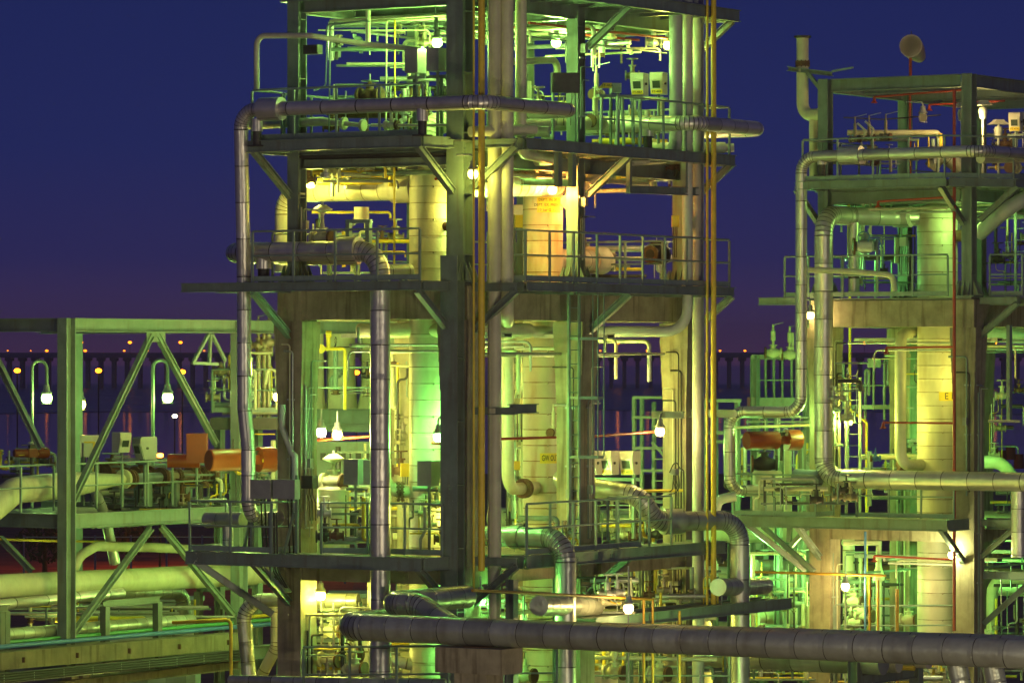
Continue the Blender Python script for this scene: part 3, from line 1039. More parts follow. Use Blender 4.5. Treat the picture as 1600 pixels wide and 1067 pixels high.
def camdir(c, off=0.0):
    d = Vector((-c.x, -c.y, 0)).normalized()
    return Matrix.Rotation(off, 3, 'Z') @ d

c2 = W(2.3, 6.9, 0)
z0 = zat(724, 96.5); z1_ = zat(708, 96.5)
band_sign(v2, c2, .46, camdir(c2, .55) * .47, z0, z1_, .32, ['GW OUTLET'], .19, xs=.52)
z0 = zat(332, 96.5); z1_ = zat(308, 96.5)
band_sign(v2, c2, .46, camdir(c2, .36) * .47, z0, z1_, .30, ['DEPT. IN. 30 C', 'DEPT. EX. PRESSURE', '10 bar G  120 C'], .085)
c3 = W(2.2, T2 + 2.3, 0)
band_sign(v3, c3, .55, camdir(c3, .72) * .56, zat(626, 114), zat(612, 114), .36, ['E 10'], .24)
# ------------------------------------------------------------------ main silver pipes of the central tower
zp = zat(160, 88.1)
pl = onb(374, 300, -1.62)
pa = W(-1.42, -1.45, zp)
bend_r = .34
p_end = ona(900, 170, -1.45); p_end.z = zp
p3 = p_end + LD * 1.6
xl = onb(376, 182, -1.5); xl.z = zp + .02
low = onb(381, 430, -1.15); low2 = onb(382, 640, -1.15); low3 = onb(388, 700, -1.15); low4 = onb(388, 812, -1.15)
pipe('silver clad riser that drops from the upper platform down the far left', [p3, p_end, W(-1.42, -1.5, zp), xl, low, low2, low3, low4, low4 + RD * 1.2], .155, 'alu', bend=.42, seam=.95,
     collars=[(lerp(W(-1.42, -1.5, zp), xl, .87), LD, 1.62, .55)], supports=[(onb(660, 170, -1.5), .58), (onb(402, 186, -1.42), .6)])
zq = zat(391, 90)
q0 = onb(352, 391, -.85); q1 = onb(594, 391, -.85); q0.z = q1.z = zq
pipe('thick grey clad pipe that runs behind the middle rail and bends down through both decks', [q0 + RD * 3.4, q0, q1, onb(594, 700, -.95), onb(594, 1010, -.95)], .215, 'alu', bend=.55, seam=.8,
     collars=[(onb(546, 391, -.85), LD, 1.35, .5)], supports=[(onb(412, 400, -.85), .62)])
pipe('tapered silver sleeve and lower leg of the thick grey riser near the bottom edge', [onb(594, 1003, -.95), onb(594, 1300, -.95)], .235, 'alu', seam=.5)

# foreground pipe and its twin
f0 = onb(532, 978, -5); fz = f0.z
f1 = onb(1660, 1024, -5)
f1.z = fz
pipe('long dark silver pipe across the foreground at the bottom of the view', [f0 + RD * 3.2, f0, f1], .275, 'dull', bend=.62, seam=.62, seg=9)
g0 = onb(606, 946, -3.9); g1 = onb(1660, 1000, -3.9); g1.z = fz + .02
g0.z = fz + .42
pipe('second dark silver pipe that dips in from behind and follows the foreground pipe', [g0 + RD * 3.0, g0, Vector((onb(655, 950, -3.95).x, onb(655, 950, -3.95).y, g0.z)), onb(712, 984, -4.25), Vector((g1.x, g1.y, fz + .03))], .245, 'dull', bend=.75, seam=.62, seg=9)
for i, px in enumerate((1492, 1548)):
    p = onb(px, 1030, -4.5 - .0 * i); p.z = fz - .1
    pipe(('left' if i == 0 else 'right') + ' one of two elbows dropping below the foreground pipe near its right end', [p, p - UP * .55 - LD * .12, p - UP * 3], .2, 'dull', bend=.5, seam=.5)
pd = thing('pipe_pedestal', 'dark concrete pedestal under the foreground silver pipe', 'pedestal', onb(748, 1100, -5.1))
c = onb(748, 1040, -5.05)
MB().box(Vector((c.x, c.y, fz - .55)), 1.55, .8, .5).build('crosshead', M['concrete'], pd)
MB().box(Vector((c.x, c.y, fz - 3.3)), .75, .62, 5.0).build('shaft', M['concrete'], pd)
MB().box(Vector((c.x, c.y, fz - .288)), .4, .5, .022).build('bearing_plate', M['rust'], pd)

# elbows leaving the right face
zz = zat(845, 89.3)
e1 = ona(884, 846, -1.42); e1.z = zz
pipe('fat silver elbow pipe turning down in front of the right face of the lower platform', [e1 + LD * 2.6, e1, Vector((e1.x, e1.y, 0))], .225, 'dull', bend=.5, seam=.75, seg=10, collars=[(e1 + LD * 1.25, LD, 1.12, .25)])
e2 = ona(1156, 812, -1.5)
e2a = ona(1000, 812, -.25); e2a.z = e2.z
e2b = W(.9, 6.9, e2.z + .75)
pipe('fat bronze toned pipe with a valve jacket turning down beyond the lower platform', [W(1.9, 6.9, e2.z + .95), e2b, W(-.25, 7.0, e2.z + .6), lerp(e2a, e2, .15), e2, Vector((e2.x, e2.y, 0))], .225, 'dull', bend=.55, seam=.8, seg=10,
     collars=[(lerp(e2a, e2, .32), e2 - e2a, 1.3, .5)])
for px, pe, py, lb, D in ((842, 930, 946, 'short clad pipe with a dark blind end in front of the right face, low', 89.5), (1122, 1196, 917, 'short clad pipe with a shiny blind end beside the bronze elbow', 95.5)):
    p = ona(px, py, -1.75); q = ona(pe, py - (0 if px < 900 else 2), -1.05)
    q = p + (q - p)
    pipe(lb, [p, q], .215 if px < 900 else .2, 'dull', seam=.45)
    m = MB(); m.abox(0, 1, 0, 1, 0, 1)
    tag(MB().bar(lerp(p, q, .45) - UP * 1.0, lerp(p, q, .45) - UP * .2, .3, .1).build('pipe_support', M['steel']), 'steel pipe stool under the ' + lb.split(' in front')[0].split(' beside')[0], 'pipe support')

# end capped pipe at upper right
z5 = zat(192, 95.5)
h1 = ona(1084, 192, -1.4); h1.z = z5
h2 = ona(1192, 196, -1.4); h2.z = z5
pipe('silver clad pipe that pokes out past the right end of the upper platform', [h1 + LD * 3.1, h1, h2, h2 + LD * 2.2], .17, 'alu', bend=.4, seam=.75, supports=[(h1 + LD * 1.2, .6)])

# painted verticals by the front column
pA = W(-.45, .45, 0); pB = W(-.66, .62, 0); pC = W(-.68, 1.15, 0)
up = lambda p, z: Vector((p.x, p.y, z))
pipe('left one of three cream painted risers beside the front column, running the full height', [up(pA, 24), up(pA, 0)], .145, 'creamp', clad=False)
zf_ = zat(765, 95)
pipe('middle one of three cream painted risers, jogging back to the GW OUTLET vessel flange', [up(pB, 24), up(pB, zat(500, 90)), W(2.0, 4.9, zat(505, 94)), W(2.0, 4.9, zf_), W(2.25, 6.6, zf_)], .14, 'creamp', bend=.4,
     flanges=[(W(2.1, 5.75, zf_), RD, 1.6)])
pipe('right one of three cream painted risers, bending in under the upper platform', [up(pC, 24), up(pC, zat(240, 91)), up(pC, zat(245, 91)) + RD * 1.9 + LD * .4, W(1.5, 4.0, zat(246, 92))], .125, 'creamp', bend=.35)
yp = W(-.6, -.3, 0)
pipe('bright yellow standpipe running down in front of the tall dark column', [up(yp, 24), up(yp, zat(892, 89.3))], .072, 'yellow', bend=0)
pipe('thin yellow line beside the thick yellow standpipe', [up(yp - RD * .12 + LD * .12, 24), up(yp - RD * .12 + LD * .12, zat(930, 89.3))], .025, 'yellow')
# right verticals
d1 = ona(1056, 300, -.55); d2 = ona(1074, 300, -.6); d3 = ona(1091, 300, -.6)
pipe('thick pale green riser at the right edge, turning in below the upper platform', [up(d1, 24), up(d1, zat(246, 97)), up(d1, zat(246, 97)) + LD * 2.6 - RD * 1.6 - UP * .2], .155, 'greyp', bend=.4)
pipe('pale riser right of the thick green one, turning left below the concrete beam', [up(d2, 24), up(d2, zat(518, 97)), up(d2, zat(518, 97)) + LD * 2.2 - RD * 1.0, up(d2, zat(518, 97)) + LD * 3.2 - RD * 3.2], .125, 'greyp', bend=.5)
pipe('outer pale grey riser at the right edge of the tower that continues to the ground', [up(d3, 24), up(d3, 0)], .14, 'greyp')
y2 = ona(1115, 300, -1.25); y3 = ona(1105, 300, -1.2)
pipe('yellow standpipe along the right hand end of the central tower', [up(y2, 24), up(y2, 6.2)], .062, 'yellow')
pipe('thin yellow line left of the right hand yellow standpipe', [up(y3, 24), up(y3, 6.2)], .032, 'yellow')

# left upper pipework
zk = zat(60, 91.5)
k0 = onb(401, 140, -.5); k1 = onb(401, 56, -.5); k2 = onb(484, 56, -.5); k3 = onb(575, 70, 0.5); k4 = onb(660, 78, .6)
pipe('pale vent pipe bent like a goose neck above the upper left corner', [k0, k1, k2, k3, k4], .062, 'creamp', bend=.22, supports=[])
pipe('pale stub pipe hanging from the top platform onto the goose neck line', [onb(575, 70, .5), up(onb(575, 70, .5), Z4)], .055, 'creamp')
pipe('cream pipe under the upper silver pipe at the upper left', [onb(385, 196, .3), onb(505, 190, .3)], .10, 'creamp')
m = MB().lathe(onb(503, 190, .3), onb(545, 194, .3) - onb(503, 190, .3), [(0, .10), (.55, .055), (.56, .14), (.62, .14), (.62, .05), (1.05, .05), (1.05, .13), (1.12, .13), (1.12, 0)], 16)
tag(m.build('reducer', M['creamp']), 'cream reducer with dark flanges at the upper left, ending the cream pipe', 'pipe reducer')
valve('flanged control valve on the cream line of the upper platform, left of the indicator boxes', onb(612, 196, .3), LD, .06, 'wheel', 'creamp', .45)
pipe('thin cream line to the right of the upper control valve', [onb(580, 196, .3), onb(700, 196, .3)], .035, 'creamp')
conduit('pair of thin green tubing lines dropping from the top deck, left one', [onb(578, 34, .3), onb(511, 38, .3), onb(509, 135, .3), onb(490, 142, .0)], .016, 'rail')
conduit('pair of thin green tubing lines dropping from the top deck, right one', [onb(575, 32, .2), onb(516, 40, .2), onb(514, 218, .2)], .018, 'rail')
conduit('thin pale conduit that hooks over above the indicator boxes', [onb(640, 25, 1), onb(604, 32, 1), onb(603, 205, 1)], .02, 'creamp')
conduit('thin amber conduit standing left of the grey indicator boxes', [onb(617, 30, 1.2), onb(617, 160, 1.2)], .02, 'yellow')
conduit('thin amber conduit hanging in front of the left vessel', [onb(616, 262, 1.2), onb(616, 418, 1.2)], .025, 'yellow')

# L2-L3 cream ducts
a_ = W(2.05, 2.1, zat(294, 92.5)); b_ = onb(440, 294, 1.7)
d_ = (W(2.3, 2.1, 0) - Vector((b_.x, b_.y, 0)))
pipe('cream insulated duct from the left vessel, turning down behind the left column', [W(2.5, 2.1, zat(294, 92.5)), W(6.15, 2.1, zat(294, 93)), W(6.15, 2.1, Z2 + .3)], .24, 'cream', bend=.5, seam=.45, collars=[(W(2.95, 2.1, zat(294, 92.5)), LD, 1.25, .55)], name='duct', cat='duct')
hc = W(3.95, 1.9, 0)
m = MB().lathe(up(hc, zat(346, 93)), UP, [(0, 0), (0, .26), (.02, .26), (.02, .17), (.34, .17), (.34, 0)], 16)
tag(m.build('valve_dome', M['cream']), 'cream dome shaped cover hanging under the insulated duct', 'valve cover')
valve('tall yoke control valve between the duct and the thick grey pipe', up(W(3.9, .3, 0), zat(372, 92)), LD, .1, 'diaphragm', 'creamp', .5)
pipe('cream duct crossing behind the three risers toward the right vessel', [W(2.0, 2.5, zat(290, 93.5)), W(.9, 4.2, zat(288, 94)), W(2.0, 6.9, zat(286, 96))], .27, 'cream', bend=.8, seam=.5, name='duct', cat='duct')
pipe('cream drum line behind the right handrail of the middle platform', [W(2.2, 7.0, zat(407, 98)), W(2.6, 10.2, zat(407, 99.5))], .25, 'cream', bend=.3, seam=.6, collars=[(W(2.5, 9.6, zat(407, 99.5)), RD, 1.3, .6)])
pipe('cream pipe stub with rounded end below the middle level pipe, left bay', [onb(440, 402, .6), onb(560, 402, .6)], .17, 'cream', seam=.5)
pipe('short rusty clad pipe end beside the left vessel at middle level', [onb(590, 424, -.3), onb(640, 424, .6)], .16, 'dull', seam=.5)
pipe('pale sloping pipe rising behind the right column under the upper platform', [W(.6, 5.2, zat(318, 95)), W(.6, 7.4, zat(250, 97)), W(-.2, 8.2, zat(236, 97))], .18, 'creamp', bend=.5)
pipe('pale pipe stub pair poking out of the right end of the upper platform, left one', [W(.6, 8.6, zat(230, 97)), ona(1133, 231, -.9)], .13, 'greyp', clad=False)
pipe('pale pipe stub pair poking out of the right end of the upper platform, right one', [W(.5, 9.3, zat(231, 97)), ona(1147, 231, -1.0)], .10, 'greyp')
for lb, p0, p1 in (('left one of two dark ended pipe stubs by the yellow standpipe', ona(735, 206, -.2), ona(836, 203, -.9)), ('right one of two dark ended pipe stubs by the yellow standpipe', ona(790, 206, .3), ona(858, 206, -.6))):
    pipe(lb, [p0, p1], .115, 'creamp', clad=False)

# below the concrete beam
pipe('cream pipe with rounded end behind the grey riser just under the concrete beam', [W(4.0, 1.9, zat(516, 93)), W(.9, 1.9, zat(516, 92)), W(.9, 4, zat(516, 92.5))], .165, 'creamp', bend=.3, clad=False)
pipe('yellow green pipe turning into the left vessel beside the grey riser', [W(3.15, 1.6, 12.6), W(3.15, 1.6, zat(769, 92.5)), W(2.4, 2.1, zat(769, 92.5))], .14, 'creamp', bend=.4, flanges=[(W(2.85, 1.8, zat(769, 92.5)), W(2.4, 2.1, 0) - W(3.15, 1.6, 0), 1.6)])
pipe('yellow service line on the wall behind the left vessel', [W(3.6, 3.4, 12.6), W(3.6, 3.4, 7.7)], .035, 'yellow')

# lower left loop
u0 = onb(398, 938, .9)
pipe('cream clad hairpin pipe below the lower platform at left, left leg', [onb(398, 1150, .9), onb(378, 938, .9) + LD * .0, onb(440, 935, .9), onb(640, 935, 2.2)][0:1] + [onb(378, 938, .9), onb(560, 938, 1.6)], .165, 'dull', bend=.45, seam=.5)
pipe('cream clad hairpin pipe below the lower platform at left, right leg', [onb(432, 940, 1.5), onb(432, 1010, 1.5), onb(400, 1072, 1.5)], .13, 'cream', bend=.4, seam=.5)
pipe('pale green banded downcomer right of the bright lower column', [W(3.3, 1.4, 7.4), W(3.3, 1.4, zat(1030, 92)), W(2.4, 1.9, zat(1045, 92))], .13, 'cream', bend=.3, seam=.5)
pipe('clad pipe lying in front at the lower left corner of the tower', [onb(360, 1062, -2), onb(700, 1068, -2.2)], .11, 'dull', seam=.6)
pipe('yellow handrail shaped line rising at the lower left', [onb(270, 972, .5), onb(361, 968, .5), onb(361, 1090, .5)], .04, 'yellow', bend=.12)
pipe('yellow line beside the lower left hairpin pipe', [onb(391, 975, 1.2), onb(391, 1100, 1.2)], .05, 'yellow')

# ------------------------------------------------------------------ pipes of the right hand tower
B0 = T2
zt_ = zat(238, 110)
r0 = onb(1252, 243, B0 - 1.3); r0.z = zt_ - .02
r1 = W(-1.3, B0 - 1.3, zt_)
r2 = W(-1.5, B0 + 3.5, zt_)
rb = onb(1252, 644, B0 - 1.6); rl_ = onb(1140, 644, B0 - 1.6); rl_.z = rb.z
rd = onb(1140, 768, B0 - 1.6)
pipe('slim silver riser left of the right hand tower with a square loop', [r2, r1 + LD * .35 - RD * .15, r0, Vector((r0.x, r0.y, rb.z)), rl_, Vector((rl_.x, rl_.y, rd.z)), rd + (onb(1196, 765, B0 - .6) - rd)], .155, 'alu', bend=.42, seam=.8,
     collars=[(onb(1330, 243, B0 - 1.3), LD, 1.6, .6)], supports=[(onb(1284, 243, B0 - 1.3), .55)])
v_ = W(2.5, B0 + 2.2, zat(337, 113))
s0 = onb(1287, 336, B0 - 1.0); s0.z = v_.z
s1 = onb(1287, 749, B0 - 1.75); s1 = Vector((s0.x, s0.y, s1.z))
s2 = onb(1640, 752, B0 - 1.0); s2.z = s1.z
pipe('thick silver pipe dropping from the E10 vessel and running across the right tower', [v_, s0 + RD * 1.4 + LD * .0, s0, s1, s2], .25, 'alu', bend=.55, seam=.75, seg=9, collars=[(lerp(v_, s0 + RD * 1.4, .30), LD, 1.14, .5)])
pipe('capped blue grey stub at the left end of the horizontal silver pipe', [onb(1242, 745, B0 - 1.0), onb(1282, 747, B0 - 1.0)], .215, 'bluegrey', clad=False)
k = W(4.9, B0 + 1.2, 0)
vp = onb(1254, 105, B0 + .5)
pipe('cream hooked vent stack with a black cap left of the right hand tower', [onb(1285, 178, B0 + .3), onb(1254, 182, B0 + .5) , onb(1254, 60, B0 + .5)], .165, 'creamp', bend=.4, clad=False,
     flanges=[(onb(1254, 100, B0 + .5), UP, 1.2)])
m = MB().lathe(onb(1254, 60, B0 + .5), UP, [(0, 0), (0, .22), (.06, .24), (.06, 0)], 16)
tag(m.build('vent_cap', M['black']), 'flat black cap on top of the cream vent stack', 'vent cap')
pipe('cream riser under the vent stack at the left of the right hand tower', [onb(1271, 178, B0 + .4), onb(1271, 285, B0 + .4)], .12, 'creamp', clad=False)
pipe('cream line under the upper silver pipe of the right hand tower', [onb(1262, 248, B0 + .6), onb(1350, 250, B0 + .6)], .14, 'creamp')
pipe('yellow pipe under the upper silver pipe at the far right', [ona(1532, 248, B0 * 0 - .7), ona(1640, 246, -.7)], .13, 'creamp')
pipe('rusty insulated elbow behind the upper pipe of the right hand tower', [onb(1455, 262, B0 + 2), onb(1470, 240, B0 + 2), onb(1500, 262, B0 + 2.5)], .2, 'dull', bend=.4)
pipe('pale vertical pipe with elbow into the E10 vessel, left of it', [W(3.0, B0 + 2.6, zat(518, 114)), onb(1407, 522, B0 + .9), onb(1407, 726, B0 + .9), W(2.4, B0 + 2.0, zat(728, 113))], .155, 'creamp', bend=.4, clad=False, flanges=[(W(2.95, B0 + 1.6, zat(728, 113)), W(2.4, B0 + 2.0, 0) - W(3.3, B0 + 1.2, 0), 1.5)])
pipe('pale grey pipe sweeping down into the front column of the right hand tower', [ona(1640, 300, -.9), ona(1590, 312, -.9), ona(1530, 365, .5)], .2, 'greyp', bend=1.2, clad=False)
pipe('red sprinkler riser in front of the E10 vessel', [onb(1491, 240 - 100, B0 - .55), onb(1491, 985, B0 - .55)], .045, 'red')
for (x0, y0, x1, y1, bb, lb) in ((1372, 315, 1488, 308, 0, 'upper red sprinkler branch under the deck of the right hand tower'), (1385, 543, 1490, 542, 0, 'red sprinkler branch under the concrete beam of the right hand tower'),
                                 (1380, 660, 1490, 661, 0, 'red sprinkler branch beside the pale elbow pipe'), (1366, 868, 1487, 874, 0, 'low red sprinkler branch toward the lamp on the E10 vessel'),
                                 (1366, 152, 1512, 140, 1.0, 'red sprinkler branch under the open top frame, front'), (1452, 164, 1570, 158, 3, 'red sprinkler branch under the open top frame, rear')):
    o = pipe(lb, [onb(x0, y0, B0 - .5 + bb), onb(x1, y1, B0 - .5 + bb)], .028, 'red')
    MB().lathe(onb(x0, y0, B0 - .5 + bb), -UP, [(0, 0), (0, .03), (.1, .045), (.16, .1), (.17, 0)], 8).build('spray_head', M['red'], o)
pipe('rear red sprinkler riser behind the open top frame', [onb(1422, 82, B0 + 4.6), onb(1422, 282, B0 + 4.6)], .035, 'red')
# sprinkler of the central tower
for (p, q, lb) in ((onb(590, 33, 1.5), onb(720, 22, 1.5), 'red sprinkler line under the top deck, left bay'), (ona(826, 36, .6), ona(1042, 60, .3), 'red sprinkler line under the top deck, right bay, front'),
                   (W(3, 5, zat(44, 97)), W(1.2, 9.4, zat(60, 98)), 'red sprinkler line under the top deck, right bay, rear'), (onb(497, 688, 2.5), onb(600, 680, 2.5), 'orange lit sprinkler line below the white lamp pair'),
                   (ona(770, 686, -.1), ona(868, 683, -.1), 'red sprinkler line across the GW OUTLET vessel'), (ona(925, 682, .1), ona(1028, 674, .1), 'orange lit sprinkler line leading to the warm lamp on the far column'),
                   (onb(675, 692, 1.0), onb(700, 694, 1.0), 'short red sprinkler stub under the green lamp'), (onb(680, 280, .3), onb(712, 272, .3), 'short red spray stub on the left vessel top')):
    pipe(lb, [p, q], .03, 'red')
pipe('rust coloured fire line across the foreground, front of the right face', [ona(738, 922, -2.0), ona(985, 934, -1.9), ona(1020, 936, -1.9)], .032, 'amber', bend=.1)
pipe('amber drop line from the fire line, left one', [ona(1006, 934, -1.9), ona(1006, 1110, -1.9)], .03, 'amber')
pipe('amber drop line from the fire line, right one', [ona(1020, 934, -1.9), ona(1020, 1110, -1.9)], .03, 'amber')
pipe('short amber post pipe right of the two drop lines', [ona(1062, 954, -2.2), ona(1062, 1110, -2.2)], .03, 'amber')
# ------------------------------------------------------------------ left pipe rack
KA, KB = 13.52, 3.4
t = thing('pipe_rack', 'grey green steel pipe rack frame with diagonal bracing at the left edge', 'pipe rack', W(KA, KB, 0))
ztop = zat(497, 100.2); zlow = zat(803, 100.2)
def kcol(b, a=KA, w_=.28):
    m = MB()
    m.abox(a - w_ / 2, a + w_ / 2, b, b + .03, 0, ztop)
    m.abox(a - w_ / 2, a + w_ / 2, b + .33, b + .36, 0, ztop)
    m.abox(a - .012, a + .012, b + .031, b + .329, 0, ztop)
    m.build('column', M['steel'], t)
kcol(KB); kcol(KB + 7.0, KA); kcol(KB + 14.5, KA); kcol(KB, KA + 6.5)
pc = onD(117, 600, 112)
m = MB(); m.ibeam(Vector((pc.x, pc.y, 0)), Vector((pc.x, pc.y, ztop - .3)), .3, .28, .02, LD); m.build('column', M['steel'], t)
for z, hh in ((ztop, .32), (zlow, .34), (4.75, .34)):
    MB().ibeam(W(KA, KB + .37, z - hh / 2), W(KA, KB + 6.99, z - hh / 2), hh, .24, .022).build('beam', M['steel'], t)
    MB().ibeam(W(KA, KB + 7.37, z - hh / 2), W(KA, KB + 14.49, z - hh / 2), hh, .24, .022).build('beam', M['steel'], t)
    MB().ibeam(W(KA + .19, KB + .18, z - hh / 2), W(KA + 6.3, KB + .18, z - hh / 2), hh, .24, .022).build('beam', M['steel'], t)
    MB().ibeam(W(KA + .19, KB + 7.18, z - hh / 2), W(KA + 6.3, KB + 7.18, z - hh / 2), hh, .24, .022).build('beam', M['steel'], t)
def diag(x0, y0, x1, y1, a=None, b=None):
    p, q = (ona(x0, y0, a), ona(x1, y1, a)) if a is not None else (onb(x0, y0, b), onb(x1, y1, b))
    MB().ibeam(p, q, .135, .135, .016).build('brace', M['steel'], t)
diag(236, 524, 112, 786, a=KA); diag(246, 524, 338, 694, a=KA)
diag(236, 824, 114, 990, a=KA); diag(252, 822, 366, 962, a=KA)
diag(-6, 560, 64, 700, b=KB + .2); diag(0, 840, 50, 892, b=KB + .2)
m = MB()
for x0, y0, x1, y1 in ((229, 520, 258, 531),):
    p, q = ona(x0, y0, KA - .02), ona(x1, y1, KA - .02)
    m.bar(Vector((p.x, p.y, (p.z + q.z) / 2)), Vector((q.x, q.y, (p.z + q.z) / 2)), .02, abs(p.z - q.z) + .1)
m.build('gusset_plate', M['steel'], t)
# hanging bracket
hb = thing('hanging_bracket', 'small triangular steel bracket hanging under the left truss beam', 'bracket', ona(329, 522, KA))
for x0, y0, x1, y1 in ((326, 522, 302, 566), (329, 522, 327, 566), (331, 522, 352, 564), (300, 567, 340, 569)):
    MB().bar(ona(x0, y0, KA), ona(x1, y1, KA), .07, .07).build('strut', M['steel'], hb)

# pipes in the rack
def ra(label, pts, r, mat, a, **kw):
    return pipe(label, [ona(x, y, a) for x, y in pts], r, mat, **kw)
ra('big cream pipe with an elbow and cone at the left of the rack, upper tier', [(-60, 835), (22, 766), (112, 757)], .32, 'creamp', 14.6, bend=.8, clad=False)
p, q = ona(108, 757, 14.6), ona(196, 748, 14.6)
d = q - p
tag(MB().lathe(p, d, [(0, .32), (d.length * .95, .12), (d.length * .95, .24), (d.length * .95 + .09, .24), (d.length * .95 + .09, 0)], 24).build('reducer', M['creamp']), 'cream cone that narrows the big upper rack pipe toward its flange', 'pipe reducer')
ra('blue grey spool pipe between two dark flanges on the upper rack line', [(200, 748), (256, 745)], .125, 'bluegrey', 14.6, flanges=[(ona(203, 748, 14.6), RD, 1.9), (ona(252, 745, 14.6), RD, 1.9)])
ra('rusty spool with pale flanges behind the orange actuator on the rack', [(258, 745), (335, 742)], .15, 'brass', 14.6, flanges=[(ona(276, 744, 14.6), RD, 1.3), (ona(300, 743, 14.6), RD, 1.7), (ona(312, 743, 14.6), RD, 1.7), (ona(326, 742, 14.6), RD, 1.5)])
ra('big cream pipe of the middle tier crossing the whole left rack', [(-40, 918), (460, 893)], .29, 'creamp', 14.4, clad=False)
ra('thinner cream pipe that dives down behind the truss column', [(112, 900), (124, 868), (150, 853), (240, 855), (420, 864)], .12, 'creamp', 14.9, bend=.6, clad=False)
ra('dark shiny pipe under the middle tier cream pipe', [(-20, 946), (190, 926)], .13, 'alu', 14.2, seam=1.2)
ra('dark clad pipe lying low in the left rack', [(0, 992), (300, 968)], .15, 'dull', 13.9, seam=.4)
ra('green painted service pipe on the low tray of the left rack', [(-20, 1006), (440, 966)], .05, 'green', 13.6)
ra('blue painted service pipe on the low tray of the left rack', [(-20, 1012), (440, 973)], .055, 'blue', 13.3)
ra('yellow gas line above the blue and green service pipes', [(-20, 998), (440, 959)], .045, 'yellow', 13.9)
ra('thin yellow hand line behind the left rack column', [(-10, 842), (86, 845), (180, 846)], .03, 'yellow', 15.5)
ra('short silver pipe leaning up to the cream cone', [(148, 766), (164, 805), (180, 880)], .13, 'alu', 15.2, bend=.3)
ra('grey pipe behind the lower rack with a rusty elbow', [(90, 925), (285, 925), (288, 960)], .19, 'dull', 17, bend=.4, seam=.4)
# concrete sleeper beam with cable tray
t = thing('sleeper_beam', 'stained concrete sleeper beam along the bottom of the left rack', 'concrete beam', ona(180, 1030, 13.0))
p, q = ona(-30, 1034, 13.0), ona(372, 1000, 13.0)
MB().bar(p, q, .5, .40).build('beam', M['concrete_dark'], t)
for i in range(5):
    c = lerp(p, q, .12 + i * .2) - LD * .255
    MB().bar(c - UP * .06, c + UP * .06, .14, .03, RD).build('bolt_plate', M['rust'], t)
t = thing('cable_tray', 'cable tray full of black cables below the concrete sleeper beam', 'cable tray', ona(180, 1055, 12.6))
p, q = ona(-30, 1060, 12.6), ona(372, 1020, 12.6)
MB().bar(p - UP * .12, q - UP * .12, .5, .02).build('tray', M['galv'], t)
for i in range(9):
    c = lerp(p, q, .05 + i * .11) - LD * .262
    MB().bar(c - UP * .14, c + UP * .08, .03, .02, RD).build('cable_clip', M['galv'], t)
for i in range(4):
    o_ = LD * -.25 + UP * (-.09 + .06 * i)
    MB().tube([p + o_, lerp(p, q, .35) + o_ + UP * (.02 - .01 * i), lerp(p, q, .7) + o_ - UP * .015, q + o_], .036, .3, 6).build('cable', M['black'], t)
for i in range(6):
    o_ = LD * (-.2 + i * .075)
    MB().tube([p + o_ - UP * .06, lerp(p, q, .3) + o_ - UP * (.07 + .02 * (i % 2)), lerp(p, q, .6) + o_ - UP * .055, q + o_ - UP * .06], .035, .3, 6).build('cable', M['black'], t)
beam('lower pale edge beam under the cable tray at the left', ona(-30, 1085, 12.7), ona(372, 1038, 12.7), .2, .2, mat='concrete_dark')
for x, y in ((110, 1040), (128, 1040)):
    c = ona(x, y, 12.9)
    tag(MB().bar(Vector((c.x, c.y, 0)), Vector((c.x, c.y, c.z)), .28, .28).build('concrete_post', M['concrete']), ('left' if x < 120 else 'right') + ' one of two concrete posts under the sleeper beam', 'post')
# goal post frames in the low rack
for (xl, xr, yt, yb, aa, lb) in ((164, 246, 948, 1002, 13.5, 'dark portal frame standing on the low rack'), (0, 8, 956, 1004, 13.6, 'dark post frame at the far left of the low rack'), (310, 400, 925, 970, 15.5, 'dark portal frame behind the right end of the cream pipe')):
    t = thing('portal_frame', lb, 'pipe support', ona(xl, yb, aa))
    a1, a2 = ona(xl, yt, aa), ona(xr, yt, aa)
    a2.z = a1.z
    for c in (a1, a2):
        MB().bar(Vector((c.x, c.y, 4.3)), Vector((c.x, c.y, a1.z)), .17, .17).build('leg', M['steel_dark'], t)
    MB().ibeam(a1 - RD * .08 + UP * .08, a2 + RD * .08 + UP * .08, .16, .17).build('crossbar', M['steel_dark'], t)

# deck with valves behind the rack (upper tier)
platform('walkway with valves behind the left truss, carrying instrument boxes', zat(800, 104), [(13.8, 19, 5, 14.5)], [((13.75, 5), (13.75, 14.5)), ((13.75, 4.9), (19, 4.9))], [], h=.3)
zf = zat(790, 104)
handrail('handrail of the rack walkway left of the truss column', [Vector((p.x, p.y, zf)) for p in (ona(-20, 720, 14.0), ona(84, 718, 14.0))], toe=False)
handrail('handrail of the rack walkway between the truss column and the orange actuators', [Vector((p.x, p.y, zf)) for p in (ona(110, 718, 14.0), ona(345, 716, 14.0))], toe=False)
handrail('rear handrail of the rack walkway behind the instrument boxes', [onD(x, 790, 112) for x in (115, 360)], toe=False)
face = Vector((.15, -1, 0))
transmitter('white indicator box with a small window on the rack walkway, centre', onD(190, 691, 105), Vector((.55, -.83, 0)), .5, 'beige', post=zf, group='indicator boxes of the left rack')
transmitter('grey indicator box right of the white one on the rack walkway', onD(226, 700, 104), Vector((-.75, -.66, 0)), .56, 'greybox', post=zf, group='indicator boxes of the left rack')
jbox('pale panel box half hidden by the truss diagonal', onD(140, 697, 106), Vector((.1, -1, 0)), .48, .55, .2, 'beige', legs=zf, plate='signy', group='indicator boxes of the left rack')
jbox('dark vertical terminal box in front of the pale panel box', onD(137, 703, 104), Vector((.2, -1, 0)), .24, .34, .2, 'greybox', legs=zf)


